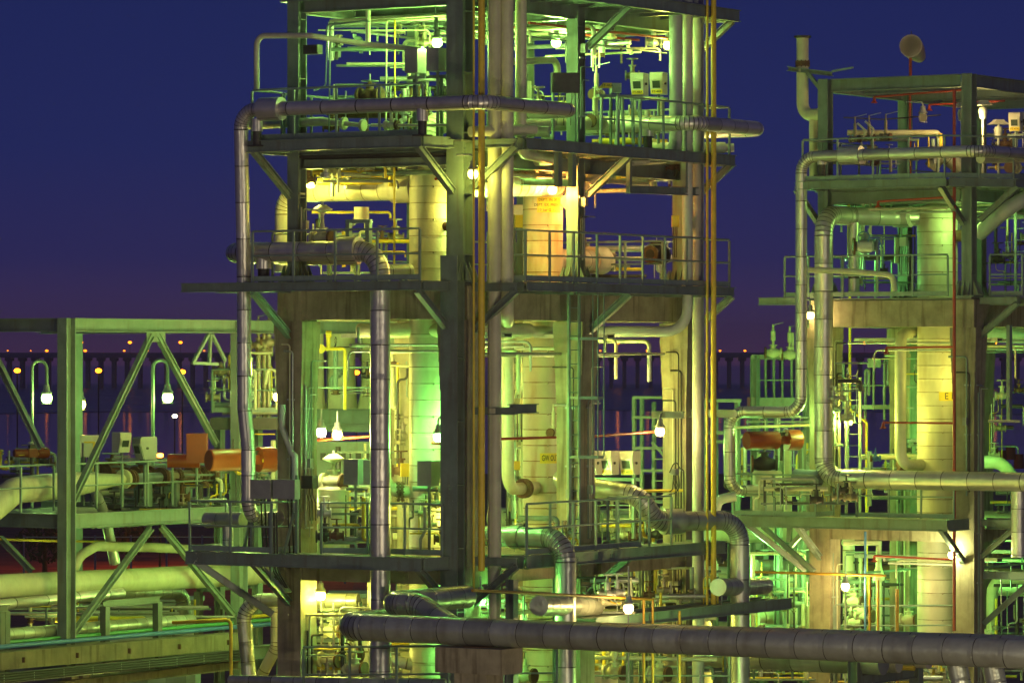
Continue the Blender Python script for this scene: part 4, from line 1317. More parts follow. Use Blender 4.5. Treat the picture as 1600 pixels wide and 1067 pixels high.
def actuator(label, p, d, r1, L1, r2, L2, group='orange pneumatic actuators'):
    """two orange drums in line on a valve yoke"""
    d = d.normalized()
    t = thing('valve_actuator', label, 'valve actuator', p - UP * r1, group)
    MB().lathe(p, d, [(0, 0), (0, r1 * .92), (.03, r1), (L1, r1), (L1, r1 * .5), (L1, 0)], 28).build('drum', M['orange'], t)
    q = p + d * (L1 + .28)
    MB().lathe(q, d, [(0, 0), (0, r2), (L2 - .05, r2), (L2, r2 * .9), (L2 + .02, 0)], 28).build('spring_drum', M['orange'], t)
    c = p + d * (L1 + .14)
    X, Y = perp(d)
    MB().box(c, .276, .22, .22, d, X, Y).build('yoke', M['orange'], t)
    MB().cyl(c - UP * .55, c - UP * .112, .05, 10).build('stem', M['dark'], t)
    m = MB().box(c + UP * .16, .16, .12, .09, d, X, UP); m.cyl(c + UP * .2 - d * .3, c + UP * .2 + d * .3, .014, 6)
    m.build('limit_switch', M['dark'], t)
    MB().tube([c + UP * .2, c + UP * .34 + d * .1, c + UP * .2 + d * .35], .012, .1, 6).build('air_line', M['galv'], t)
    nr = Vector((0, -1, 0))
    for cc, rr in ((p + d * (L1 * .62), r1), (q + d * (L2 * .45), r2)):
        MB().box(cc + nr * (rr + .001) - UP * .02, .16, .012, .07, d, nr, UP).build('label_plate', M['signy'], t)
    return t

actuator('large orange twin drum actuator behind the far left silver riser', onD(326, 719, 100.5), Vector((.85, .5, 0)), .26, 1.05, .30, .46)
actuator('small dull orange actuator behind the rack at the far left', onD(22, 708, 106), Vector((.85, .5, 0)), .10, .35, .14, .3)
jbox('orange square actuator housing behind the large orange drum', onD(308, 700, 103.5), Vector((0, -1, 0)), .5, .72, .45, 'orange', cables=False)
pipe('stubby orange cylinder behind the rail, left of the large drum', [onD(262, 720, 104.5), onD(312, 720, 104.5)], .17, 'orange', clad=False, name='actuator_cylinder', cat='actuator')
valve('rusty gate valve on the rack walkway right of the cone', onD(222, 742, 106.5), RD, .13, 'wheel', 'rust', .5)
valve('dark gate valve on the rack walkway behind the truss diagonal', onD(176, 738, 107), RD, .15, 'wheel', 'rust', .4)
for x, y in ((232, 770), (262, 772), (275, 770), (290, 775), (215, 772)):
    c = onD(x, y, 104.5 + (x % 7) * .3)
    tag(MB().bar(Vector((c.x, c.y, zf - .05)), Vector((c.x, c.y, c.z + .25)), .14, .14).build('pipe_support', M['steel']), {232: 'slim steel pipe support under the blue grey spool', 262: 'steel pipe support left of the rusty spool', 275: 'steel pipe support under the rusty spool', 290: 'steel pipe support right of the rusty spool', 215: 'leftmost steel pipe support beside the cone flange'}[x], 'pipe support')

# gooseneck lamps
def gooseneck(label, px, py, pole, D, kind, power, yb):
    p = onD(px, py, D)
    s = -1 if pole < px else 1
    x0 = onD(pole, py, D)
    b = onD(pole, yb, D)
    R = abs(p.x - x0.x) / 2
    arc = [Vector((x0.x, D, b.z)), Vector((x0.x, D, p.z + .75))]
    for i in range(1, 8):
        a = PI - PI * i / 8
        arc.append(Vector(((x0.x + p.x) / 2 + math.cos(a) * R * (1 if s < 0 else -1), D, p.z + .75 + math.sin(a) * R * 1.1)))
    arc += [Vector((p.x, D, p.z + .75)), Vector((p.x, D, p.z + .22))]
    t = lamp(label, p, kind, power, scale=1.25)
    MB().tube(arc, .045, .05, 8).build('gooseneck_pole', M['rail'], t)
    return t
gooseneck('gooseneck lamp left of the truss column', 73, 621, 50, 110, 'mint', 1.0, 800)
gooseneck('gooseneck lamp between the truss diagonals', 262, 620, 239, 110, 'mint', 1.0, 800)
lamp('pale lamp hanging just right of the truss column', onD(126, 631, 113), 'yell', 1.0, [onD(126, 600, 113), onD(122, 588, 113)], 1.2)
farlamp(273, 650, 0, 'white star bright flood lamp on the far ground between the truss diagonals', D=380, r=.22, kind='white', power=60, base=0, group='lamps on the far ground')
for px, py, lb in ((27, 579, 'sodium street lamp at the far left above the water'), (154, 579, 'sodium street lamp between the truss column and its diagonal'), (285, 581, 'sodium street lamp beside the right arm of the truss'),
                   (557, 582, 'sodium street lamp seen between the hopper legs'), (1260, 590, 'sodium street lamp behind the slim riser of the right tower')):
    farlamp(px, py, 0, lb, D=400, r=.32, kind='sodium', power=14, base=0, group='sodium lamps on the far ground')
# ------------------------------------------------------------------ lamps of the central tower
def L_(label, p, kind, power, arm=None, scale=1.0):
    return lamp(label, p, kind, power, arm, scale)

up2 = lambda p, dz: p + UP * dz
p = onb(683, 66, .9);  L_('bright lamp above the two grey indicator boxes', p, 'mint', 1.6, [up2(p, .6), up2(p, .62) + RD * .4])
p = ona(869, 66, 1.5); L_('greenish lamp under the top deck near the three risers', p, 'mint', 1.6, [up2(p, .75)])
p = ona(1044, 70, .35); L_('lamp at the right end of the red sprinkler line under the top deck', p, 'yell', .8, [up2(p, .8)])
p = onb(485, 286, .75); L_('lamp hanging by the left column above the cream duct', p, 'yell', 1.3, [up2(p, .45)])
p = ona(739, 271, -.42); L_('lamp on the tall dark column above the middle platform', p, 'yell', .45, [up2(p, .4), up2(p, .4) + LD * .4])
p = ona(863, 296, .5); L_('orange lamp in front of the rust stained vessel', p, 'amber', 1.9, [up2(p, .4)])
p = onb(502, 674, 1.1); L_('left one of two white lamps beside the bright left column', p, 'white', 1.6, [up2(p, .5)])
p = onb(527, 678, 2.2); L_('right one of two white lamps beside the bright left column', p, 'yell', 1.3, [up2(p, .5)])
p = onb(685, 682, .9); L_('green lamp hooked in front of the left vessel', p, 'green', 1.3, [up2(p, .45), up2(p, .45) - LD * .5])
p = onD(434, 619, 104); L_('warm lamp on the valve platform left of the left column', p, 'warm', 1.0, [up2(p, .35)])
p = ona(1031, 673, -.2); L_('warm lamp on the far concrete column at the end of the orange lit line', p, 'warm', .6, [up2(p, .4), up2(p, .4) + RD * .3])
p = onb(501, 929, .5); L_('bright lamp under the lower platform beside the left column', p, 'yell', .9, [up2(p, .4)])
p = ona(751, 936, -.1); L_('green lamp low on the front column', p, 'green', 1.0, [up2(p, .5)])
p = ona(982, 949, -2.3); L_('warm lamp on a thin post in front of the lower right walkway', p, 'warm', .6, None)
conduit('thin post carrying the warm lamp before the lower right walkway', [up2(p, .9), up2(p, .25)], .02)
conduit('stem under the warm lamp before the lower right walkway', [up2(p, -.15), up2(p, -3)], .02)
# behind the columns and risers, seen by their glow
p = onb(726, 640, 2.0); L_('green lamp behind the front concrete column under the concrete beam', p, 'green', .55, [up2(p, .9)])
p = onb(727, 800, 2.0); L_('yellow lamp behind the front concrete column at lower level', p, 'yell', .6, [up2(p, .7)])
p = onb(727, 965, 2.0); L_('green lamp behind the front concrete column below the slab', p, 'green', 1.5, [up2(p, .5)])
p = onb(896, 590, 7.6); L_('yellow lamp behind the right concrete column, lighting the GW OUTLET vessel', p, 'yell', 1.6, [up2(p, .9)])
p = onb(897, 770, 7.6); L_('mint lamp behind the right concrete column at lower level', p, 'mint', 1.4, [up2(p, .8)])
p = onb(897, 960, 7.6); L_('yellow lamp behind the right concrete column below the slab', p, 'yell', 1.5, [up2(p, .5)])
p = onb(464, 570, 1.9); L_('yellow lamp behind the left concrete column under the concrete beam', p, 'yell', 1.4, [up2(p, .6)])
p = onb(464, 780, 1.9); L_('mint lamp behind the left concrete column at lower level', p, 'mint', 1.3, [up2(p, .6)])
p = onb(464, 990, 1.9); L_('yellow lamp behind the left concrete column below the slab', p, 'yell', 1.3, [up2(p, .5)])
p = onb(722, 318, 2.0); L_('yellow lamp behind the front steel column above the middle platform', p, 'yell', .3, [up2(p, .7)])
p = onb(897, 330, 7.0); L_('warm lamp behind the right steel column above the middle platform', p, 'amber', .5, [up2(p, .7)])
p = onb(771, 330, 3.0); L_('mint lamp behind the left cream riser above the middle platform', p, 'mint', 1.3, [up2(p, .7)])
p = ona(1058, 330, .9); L_('warm lamp behind the pale risers at the right end, above the middle platform', p, 'warm', .9, [up2(p, .5)])
p = onb(721, 90, 2.0); L_('mint lamp behind the front steel column under the top deck', p, 'mint', 1.5, [up2(p, .6)])
p = onb(898, 95, 7.5); L_('mint lamp behind the right steel column under the top deck', p, 'mint', 1.4, [up2(p, .6)])
p = onb(457, 60, 1.5); L_('mint lamp behind the left steel column under the top deck', p, 'mint', .9, [up2(p, .4)])
p = W(-3.2, 4.5, 4.6); L_('mint lamp beneath the low walkway of the right face', p, 'mint', 1.2, [up2(p, .6)])
# lamps of the right tower
p = onb(1266, 492, T2 - .3); L_('warm lamp under the left end of the right tower middle level', p, 'warm', .4, [up2(p, .4)])
p = onb(1326, 657, T2 + .6); L_('bright lamp on the left concrete column of the right tower', p, 'yell', 1.7, [up2(p, .3)])
p = onb(1488, 866, T2 - .4); L_('lamp on the front column bracket of the right tower', p, 'white', 1.4, [up2(p, .4)])
p = onb(1321, 915, T2 - .9); L_('warm post lamp under the lower platform of the right tower', p, 'warm', 1.3, [up2(p, .8)])
conduit('thin post under the warm lamp below the right tower', [up2(p, -.15), up2(p, -4)], .03)
p = onb(1442, 183, T2 + 2.2)
t = L_('unlit well glass lamp hanging under the open top frame of the right tower', p, 'warm', .004, [up2(p, .4), up2(p, .42) + LD * .5], 1.1)
p = onb(1519, 345, T2 + 1.6); L_('mint lamp behind the front steel column of the right tower, middle level', p, 'mint', .5, [up2(p, .8)])
p = onb(1288, 400, T2 + 2.2); L_('green lamp behind the thick silver riser of the right tower, middle level', p, 'green', 1.2, [up2(p, .8)])
p = onb(1518, 590, T2 + 1.4); L_('yellow lamp behind the front concrete column, lighting the E10 vessel', p, 'yell', .5, [up2(p, .9)])
p = onb(1520, 690, T2 + 4.2); L_('green lamp behind the front concrete column, rear of the E10 vessel', p, 'green', 1.6, [up2(p, .9)])
p = onb(1519, 900, T2 + 3.6); L_('green lamp under the slab behind the front column of the right tower', p, 'green', 1.5, [up2(p, .5)])
p = onb(1297, 900, T2 + 2.0); L_('mint lamp under the slab behind the left column of the right tower', p, 'mint', 1.5, [up2(p, .5)])
p = onb(1519, 190, T2 + 1.4); L_('warm lamp behind the front steel column under the open top frame', p, 'warm', .9, [up2(p, .8)])
p = onb(1290, 660, T2 - .3); L_('mint lamp behind the thick silver riser, beside the square pipe loop', p, 'mint', 1.0, [up2(p, .5)])
# left rack, behind the silver riser
for y, D, kd, pw, lb in ((560, 101, 'mint', .6, 'top'), (640, 101, 'mint', .5, 'middle'), (800, 99, 'mint', 1.0, 'low')):
    p = onD({560: 381, 640: 384, 800: 388}[y], y, D); L_(lb + ' lamp behind the slim silver riser lighting the left rack', p, kd, pw, [up2(p, .4)])
p = onD(97, 860, 106); L_('mint lamp behind the truss column lighting the middle tier pipe', p, 'mint', .5, [up2(p, .5)])
p = onD(97, 1000, 106); L_('yellow lamp behind the foot of the truss column', p, 'yell', .35, [up2(p, .3)])
p = onD(466, 610, 109); L_('mint lamp behind the left concrete column lighting the hopper legs', p, 'mint', 1.5, [up2(p, .8)])
p = onD(593, 590, 106); L_('mint lamp behind the thick grey riser lighting the hopper legs', p, 'mint', 1.2, [up2(p, .8)])
# unseen masts added on the camera side as fill light for the front faces
def mast(label, x, y, z, kind, power, r=.32):
    t = thing('fill_light_mast', label, 'added fill light mast', Vector((x, y, 0)), 'added fill light masts')
    MB().cyl(Vector((x, y, 0)), Vector((x, y, z + .4)), .14, 12, .09).build('pole', M['galv'], t)
    k = 'mast_%s_%.1f' % (kind, power)
    if k not in M:
        M[k] = glow(k, GLOW[kind], 40)
    bulb(t, Vector((x, y + 1.0, z - .05)), kind, power * 2.7, r)
    MB().lathe(Vector((x, y + .5, z)), V3(0, 1, -.1), [(0, 0), (.04, r * .8), (.06, r), (.08, r * .8), (.1, 0)], 14).build('lens', M[k], t)
    MB().lathe(Vector((x, y + .05, z + .03)), V3(0, 1, -.1), [(0, 0), (0, r * .5), (.3, r * 1.1), (.5, r * 1.12), (.5, r * 1.05), (.4, 0)], 14).build('housing', M['greybox'], t)
mast('added fill light mast, out of view on the left of the near yard', -26, 34, 10.5, 'neutral', 2500)
mast('added fill light mast, out of view on the right of the near yard', 30, 38, 9.5, 'neutral', 4400)
mast('short added fill light mast, out of view in the near yard, low between pipes', 9, 52, 4.0, 'warmn', 2200)
# ------------------------------------------------------------------ central tower: instruments, ladders, small fittings
FL, FR = -RD, -LD                       # the two camera-side faces look along these
IND = 'indicator boxes on the central tower'
# upper platform
transmitter('left one of two dark backed indicator boxes on the upper platform under the bright lamp', onb(651, 96, .5), Vector((.5, .86, 0)), .52, 'greybox', False, post=Z3, group=IND)
transmitter('right one of two dark backed indicator boxes on the upper platform under the bright lamp', onb(684, 94, .5), Vector((.5, .86, 0)), .5, 'greybox', False, post=Z3, group=IND)
MBt = thing('equipment_stand', 'small dark frame carrying the two dark backed indicator boxes', 'frame', onb(667, 215, .6))
for x in (648, 690):
    MB().bar(up(onb(x, 200, .62), Z3), onb(x, 122, .62), .06, .06).build('leg', M['steel'], MBt)
MB().bar(onb(640, 121, .62), onb(700, 121, .62), .08, .06).build('crossbar', M['steel'], MBt)
transmitter('left one of two pale windowed indicator boxes at the right of the upper platform', ona(999, 132, .2), Vector((-.30, -.95, 0)), .50, 'beige', True, 'FT-48A', post=Z3, group=IND)
transmitter('right one of two pale windowed indicator boxes at the right of the upper platform', ona(1029, 131, .2), Vector((-.30, -.95, 0)), .50, 'beige', True, 'FT-48B', post=Z3, group=IND)
t = jbox('small green lit instrument with a slanted yellow name flag on the upper platform', ona(962, 138, .0), Vector((.2, -1, 0)), .22, .22, .2, 'rail', legs=Z3)
fl = ona(949, 134, -.1)
o = MB(); o.v += [fl + V3(-.2, 0, -.06), fl + V3(.1, 0, -.06), fl + V3(.1, 0, .06), fl + V3(-.1, 0, .06), fl + V3(-.2, .012, -.06), fl + V3(.1, .012, -.06), fl + V3(.1, .012, .06), fl + V3(-.1, .012, .06)]
for q in ((0, 1, 2, 3), (7, 6, 5, 4), (0, 4, 5, 1), (1, 5, 6, 2), (2, 6, 7, 3), (3, 7, 4, 0)):
    o.face(q)
fo = o.build('name_flag', M['signy'], t)
letters('FT-46A', .085, M['ink'], fo, fl + V3(0, -.006, 0), V3(1, 0, 0), UP)
fr = thing('instrument_stand', 'green steel stand in front of the right indicator boxes, with splayed legs', 'stand', up(ona(965, 220, -.3), Z3))
for x0, x1 in ((938, 940), (962, 968), (975, 972), (990, 988)):
    MB().bar(up(ona(x0, 220, -.5), Z3), ona(x1, 150, -.5), .06, .05).build('leg', M['rail'], fr)
MB().bar(ona(934, 150, -.5), ona(1002, 151, -.5), .07, .06).build('crossbar', M['rail'], fr)
MB().bar(ona(938, 186, -.5), ona(990, 189, -.5), .05, .04).build('crossbar', M['rail'], fr)
jbox('dark switch panel on a leg frame right of the three risers on the upper platform', ona(883, 130, -.5), Vector((.25, -1, 0)), .62, .44, .16, 'dark', legs=Z3)
valve('rusty motor valve with a hand wheel on the upper platform behind the long silver pipe', onb(578, 150, 1.2), LD, .11, 'wheel', 'rust', .25)
valve('pale valve on the upper platform beside the yellow tagged riser', ona(930, 190, .8), RD, .09, 'relief', 'creamp', .3)
valve('relief valve standing behind the green instrument stand', ona(932, 148, .9), RD, .07, 'relief', 'creamp', .25)
pipe('cream header behind the green instrument stand on the upper platform', [ona(800, 196, .7), ona(1075, 190, 1.2)], .16, 'creamp', clad=False)
pipe('pale bypass pipe with rounded end behind the three risers near the top', [W(1.0, 3.0, zat(92, 92)), ona(870, 94, .9), ona(872, 140, .9)], .08, 'creamp', bend=.2)
pipe('thick cream elbow on top of the left vessel under the long silver pipe', [W(2.3, 2.1, 16.1), W(2.3, 2.1, zat(192, 92.5)), W(2.3, 3.6, zat(188, 94))], .24, 'cream', bend=.45, seam=.5)
jbox('small dark box on the left steel column beside the goose neck pipe', onb(489, 78, -.1), FL, .38, .2, .18, 'dark', cables=False)
lt = thing('cable_bracket', 'cable trunking running under the upper platform, left face', 'cable trunking', onb(560, 248, .3))
MB().bar(onb(470, 246, .3), onb(700, 241, .3), .3, .05).build('tray', M['dark'], lt)
for i in range(5):
    MB().bar(onb(476, 249 + i * .8, .25 + i * .05), onb(700, 244 + i * .8, .25 + i * .05), .03, .03).build('cable', M['black'], lt)
# yoke frame at middle level
yk = thing('yoke_frame', 'pale yoke frame of the control valve above the thick grey pipe', 'valve yoke', onb(560, 400, .2))
for x in (545, 576):
    MB().bar(onb(x, 405, .3), onb(x, 344, .3), .12, .1).build('upright', M['rail'], yk)
MB().bar(onb(541, 346, .3), onb(580, 346, .3), .08, .08).build('crossbar', M['rail'], yk)
t = jbox('yellow phone box on a bright post left of the rust stained vessel', W(3.0, 6.0, 0) * 0 + onD(811, 346, 99), Vector((.2, -1, 0)), .22, .30, .14, 'signy', legs=Z2, cables=False)
jbox('white back panel above the yellow phone box', onD(813, 331, 99.6), Vector((.2, -1, 0)), .34, .32, .08, 'beige', cables=False)
jbox('small yellow switch box on the far right steel column', onD(1055, 346, 97.2), Vector((.1, -1, 0)), .16, .26, .14, 'signy', cables=True)
valve('black actuated valve on the cream drum line behind the right rail', onD(1026, 398, 99), RD, .12, 'wheel', 'black', .12)
# ladders
ladder('caged ladder in front of the right concrete column, from the lower to the middle platform', ona(897, 855, -.25) * 1, up(ona(897, 855, -.25), Z2 + .1), RD, .44, True, -LD, cz0=2.0)
ladder('pinkish ladder between the middle and upper platforms behind the right column', up(W(.9, 6.0, 0), Z2), up(W(.9, 6.0, 0), Z3), RD, .5, False)
ladder('ladder at the far right between middle and upper platform of the right tower', up(W(-.2, T2 + 2.6, 0), Z2), up(W(-.2, T2 + 2.6, 0), Z3), LD, .45, False)
# hanging framework of the right end
hf = thing('pipe_hanger', 'hanging steel frame under the right end of the upper platform', 'steel frame', ona(1035, 300, -.5))
for x0, y0, x1, y1, w_ in ((983, 238, 983, 302, .1), (1070, 250, 1070, 302, .14), (1090, 255, 1090, 303, .14)):
    MB().bar(ona(x0, y0, -.6), ona(x1, y1, -.6), w_, w_).build('hanger', M['steel'], hf)
MB().ibeam(ona(980, 296, -.6), ona(1095, 300, -.6), .18, .16).build('crossbar', M['steel'], hf)
for x in (872, 894):
    tag(MB().bar(ona(x, 232, -.9), ona(x, 292, -.9), .16, .12).build('hanger', M['steel']), ('left' if x == 872 else 'right') + ' one of two steel hangers above the orange lamp', 'hanger')
beam('steel channel across the bay just above the orange lamp', W(2.2, 4.4, zat(284, 95)), ona(895, 286, -.9), .16, .2)
# guide brackets
gb = thing('pipe_guide', 'steel guide bracket on the front concrete column halfway down', 'pipe guide', ona(760, 646, -.3))
MB().ibeam(W(-.01, .35, zat(642, 90)), W(-1.05, .35, zat(642, 90)), .16, .14).build('arm', M['steel'], gb)
MB().ibeam(W(-.85, .43, zat(639, 89.7)), W(-.85, 1.5, zat(639, 89.7)), .2, .14).build('crossbar', M['steel'], gb)
gb = thing('pipe_guide', 'steel guide bracket on the far right concrete column', 'pipe guide', ona(1080, 650, -.3))
MB().ibeam(W(-.01, 9.7, zat(646, 97.8)), W(-1.25, 9.7, zat(646, 97.8)), .18, .14).build('arm', M['steel'], gb)
MB().ibeam(W(.05, 8.0, zat(648, 96.5)), W(-.8, 8.0, zat(648, 96.5)), .16, .14).build('crossbar', M['steel'], gb)
# lower platform, left bay
cv = thing('cooler_vessel', 'cream drum with a flanged nozzle standing in the left bay at lower level', 'vessel', W(2.95, .8, Z1))
cc = onb(521, 845, 1.6)
MB().lathe(up(cc, Z1 - .1), UP, [(0, 0), (0, .36), (zat(768, 92.3) - Z1 + .1, .36), (zat(764, 92.3) - Z1 + .12, .3), (zat(764, 92.3) - Z1 + .12, 0)], 24, seam=.5).build('shell', M['creamp'], cv)
MB().lathe(up(cc, zat(806, 92)), FL * .8 + LD * .35, [(0, .2), (.5, .2), (.5, .28), (.58, .28), (.58, .2), (.66, .14), (.68, 0)], 20).build('nozzle', M['creamp'], cv)
valve('cream control valve head on top of the drum in the left bay', up(cc, zat(756, 92)), LD, .11, 'diaphragm', 'creamp', .3)
transmitter('grey indicator box facing away in front of the left bay drum', onb(556, 737, .6), Vector((.4, .9, 0)), .56, 'greybox', False, post=Z1, group=IND)
transmitter('second grey indicator box partly behind the thick grey riser', onb(584, 738, .9), Vector((.4, .9, 0)), .54, 'greybox', False, group=IND)
transmitter('grey indicator box on a post in front of the left vessel', onb(671, 739, .3), Vector((.45, .9, 0)), .54, 'greybox', False, post=Z1, group=IND)
jbox('dark switch box with cables on the bright left concrete column', onb(484, 753, -.15), FL, .3, .28, .2, 'dark')
jbox('yellow alarm call box on the beige wall beside the left vessel', onD(633, 734, 94.6), Vector((.1, -1, 0)), .2, .3, .14, 'signy')
t = thing('terminal_cabinet', 'dark twin door terminal cabinet on legs at the left end of the lower platform', 'cabinet', onb(430, 862, NB + .3))
for x0, x1 in ((392, 427), (430, 465)):
    p, q = onb(x0, 764, NB + .25), onb(x1, 764, NB + .25)
    c_ = (p + q) / 2
    MB().box(c_, (q - p).length * .98, .2, .42).build('door', M['greybox'], t)
for x in (394, 464):
    MB().bar(up(onb(x, 862, NB + .38), Z1), onb(x, 742, NB + .38), .06, .06).build('leg', M['steel'], t)
MB().bar(onb(460, 800, NB + .38), up(onb(444, 862, NB + .38), Z1), .06, .05).build('brace', M['steel'], t)
MB().bar(onb(394, 800, NB + .5), up(onb(380, 862, NB + .5), Z1), .06, .05).build('brace', M['steel'], t)
for i, x in enumerate((408, 414, 450, 456)):
    MB().tube([onb(x, 779, NB + .3), onb(x + 1, 815, NB + .4), up(onb(x + 3, 862, NB + .5), Z1)], .018, .2, 6).build('cable', M['black'], t)
conduit('pale zigzag cable duct on the bright left column', [onb(441, 632, -.2), onb(441, 668, -.2), onb(456, 708, -.2), onb(461, 712, -.2), onb(462, 800, -.2)], .07, 'greyp', .05)
pipe('dull clad tee piece on the lower platform behind the left rail', [onb(322, 812, -.5), onb(380, 812, -.5)], .17, 'dull', seam=.4)
pipe('dull clad drop leg under the tee piece at the left of the lower platform', [onb(356, 812, -.5), onb(356, 862, -.5)], .12, 'dull', seam=.4)
ct = thing('cable_tray', 'steep cable tray with cables dropping through the lower platform at left', 'cable tray', onb(430, 900, -1.0))
MB().bar(onb(426, 800, -1.2), onb(428, 905, -1.2), .26, .04).build('tray', M['steel'], ct)
MB().bar(onb(418, 885, -1.1), onb(450, 925, -1.1), .26, .04).build('tray', M['galv'], ct)
for i in range(4):
    MB().tube([onb(420 + i * 4, 800, -1.25), onb(422 + i * 4, 890, -1.25), onb(440 + i * 3, 918, -1.1)], .02, .2, 6).build('cable', M['black'], ct)
for x, pts_, lb in ((610, [(610, 790), (604, 830), (598, 862)], 'zigzag conduit beside the grey indicator box post'), (655, [(664, 792), (664, 830), (657, 842), (657, 862)], 'thin dark zigzag conduit left of the post in front of the left vessel')):
    conduit(lb, [onb(a_, b_, .2) for a_, b_ in pts_], .035, 'greybox', .03)
wl = thing('wall_panel', 'beige concrete wall panel behind the grey riser in the left bay', 'wall', W(3.2, 4.0, Z1))
MB().box(onD(618, 750, 97.5) , 1.0, .2, 3.3).build('panel', M['concrete'], wl)
# right bay at lower level
t3 = [(918, 'leftmost of three indicator boxes beside the right concrete column'), (944, 'middle one of three indicator boxes beside the right concrete column'), (978, 'rightmost of three indicator boxes beside the right concrete column')]
for i, (x, lb) in enumerate(t3):
    transmitter(lb, onD(x + 6, 723, 98 + i * .3), Vector((-.42, -.9, 0)), .55, 'beige', True, ('FT-45C', 'FT-45A', 'FT-45D')[i], group=IND)
st = thing('equipment_stand', 'green steel frame carrying the three indicator boxes', 'frame', onD(950, 800, 98.5))
MB().bar(onD(908, 748, 98.4), onD(1000, 749, 98.9), .1, .08).build('crossbar', M['rail'], st)
for x in (915, 990):
    MB().bar(onD(x, 748, 98.6), up(onD(x, 800, 98.6), Z1), .07, .07).build('leg', M['rail'], st)
jbox('small instrument with looped cables on the far right concrete column', onD(1054, 737, 96.2), FL, .16, .14, .14, 'greybox')
for i, pts_ in enumerate(([(1046, 738), (1052, 725), (1058, 722), (1062, 732), (1068, 734), (1069, 800)], [(1052, 742), (1051, 765), (1046, 768)], [(1060, 742), (1062, 760), (1056, 770), (1045, 772)])):
    conduit('looped black cable on the far right concrete column, ' + ('long outer loop', 'short left tail', 'curled right tail')[i], [onD(a_, b_, 96.0) for a_, b_ in pts_], .014, 'black', .1)
pipe('yellow green header passing in front of the far right column', [onD(945, 768, 97), onD(1068, 766, 97)], .035, 'yellow', clad=False)
jbox('yellow round gauge left of the GW OUTLET vessel', onD(806, 727, 96), Vector((0, -1, 0)), .2, .2, .14, 'signy', cables=True)
valve('rusty lamp shaped relief fitting on the GW OUTLET vessel', onD(865, 676, 96.0), RD, .06, 'relief', 'creamp', .25)
mz = thing('instrument_rack', 'tangle of green lit instrument tubing between the risers and the GW OUTLET vessel', 'instrument rack', onD(808, 650, 98))
for i in range(7):
    x = 798 + i * 3.2
    MB().tube([onD(x, 545 + 7 * (i % 3), 98), onD(x + 1, 600 + 9 * (i % 2), 98), onD(x - 3, 625, 98), onD(x - 2, 690, 98)], .022, .1, 6).build('tube', M['rail' if i % 2 else 'dark'], mz)
for i in range(4):
    MB().box(onD(806 + 4 * (i % 2), 548 + 27 * i, 97.8), .16, .12, .2).build('manifold', M['brass'], mz)

# ------------------------------------------------------------------ behind the left bay: hopper legs and beams seen through the frame
hp = thing('hopper', 'big pale hopper with flared legs behind the left bay, sky showing between its legs', 'hopper', onD(545, 640, 116))
for x0, x1 in ((476, 506), (513, 555), (565, 622)):
    cxp = (x0 + x1) / 2; r = (x1 - x0) / 2 * 116 / F
    p = onD(cxp, 650, 116); H = zat(510, 116) - p.z
    MB().lathe(p, UP, [(0, r * 1.35), (.35, r * 1.18), (.75, r * 1.05), (1.2, r), (H, r)], 24).build('leg', M['creamp'], hp)
MB().lathe(onD(545, 512, 116), UP, [(0, 0), (0, 1.5), (.5, 1.5), (.5, 0)], 32).build('ring_beam', M['creamp'], hp)
beam('wide green beam behind the left bay below the hopper legs', onD(440, 651, 112), onD(700, 651, 113.5), .42, .25)
beam('green beam behind the left bay at the height of the white lamps', onD(440, 668, 111), onD(700, 670, 112.5), .2, .2)
gt = thing('equipment_skid', 'grey green panelled skid behind the white lamps', 'equipment skid', onD(540, 760, 108))
MB().box(onD(540, 722, 108), 1.6, .6, 1.05, V3(1, 0, 0), V3(0, 1, 0)).build('panel', M['steel'], gt)
for x in (505, 520, 536, 560, 575):
    MB().box(onD(x, 713, 107.65), .14, .08, .18, V3(1, 0, 0), V3(0, 1, 0)).build('louvre', M['dark'], gt)
handrail('rail crossing in front of the hopper legs', [onD(x, 640, 110) for x in (480, 600)], step=1.2, toe=False)
yl = thing('yellow_manifold', 'yellow safety line with valve heads in front of the hopper legs', 'pipe', onD(520, 640, 108))
MB().tube([onD(498, 545, 108), onD(539, 545, 108), onD(539, 640, 108)], .045, .08, 8).build('tube', M['yellow'], yl)
MB().cyl(onD(513, 546, 108), onD(513, 524, 108), .055, 10).build('riser', M['yellow'], yl)
MB().cyl(onD(509, 522, 108), onD(518, 522, 108), .09, 10).build('handle', M['yellow'], yl)
MB().cyl(onD(501, 545, 107.9), onD(501, 545, 107.7), .12, 14).build('gauge', M['yellow'], yl)

# valve platform left of the left column
VD = 107
platform_z = zat(652, VD)
t = thing('platform', 'small dark valve platform left of the left concrete column', 'platform', onD(390, 672, VD))
MB().box(onD(387, 662, VD) + V3(0, .8, 0), 1.9, 1.7, .3, V3(1, 0, 0), V3(0, 1, 0)).build('edge_beam', M['dark'], t)
handrail('handrail round the small valve platform left of the left concrete column', [onD(x, 645, VD) + V3(0, .1 if x != 329 else 1.5, 0) for x in (329, 331, 446)], step=.8)
for x, y, lb in ((404, 520, 'tall relief valve on the small valve platform, leftmost'), (413, 528, 'tall relief valve on the small valve platform, middle'), (420, 515, 'tall relief valve on the small valve platform, rightmost')):
    p = onD(x, y + 20, VD + .6)
    valve(lb, p, V3(1, 0, 0), .08, 'relief', 'brass', .35)
    tag(MB().tube([p - UP * .1, up(p, platform_z)], .06, 0, 10).build('pipe', M['brass']), lb.replace('tall relief valve', 'inlet pipe of the relief valve'), 'pipe')
conduit('pale hooked vent pipe on the small valve platform, left hook', [onD(399, 640, VD), onD(399, 580, VD), onD(388, 575, VD)], .04, 'creamp', .12)
conduit('pale hooked vent pipe on the small valve platform, right hook', [onD(432, 640, VD), onD(432, 580, VD), onD(418, 575, VD), onD(415, 600, VD)], .04, 'creamp', .12)
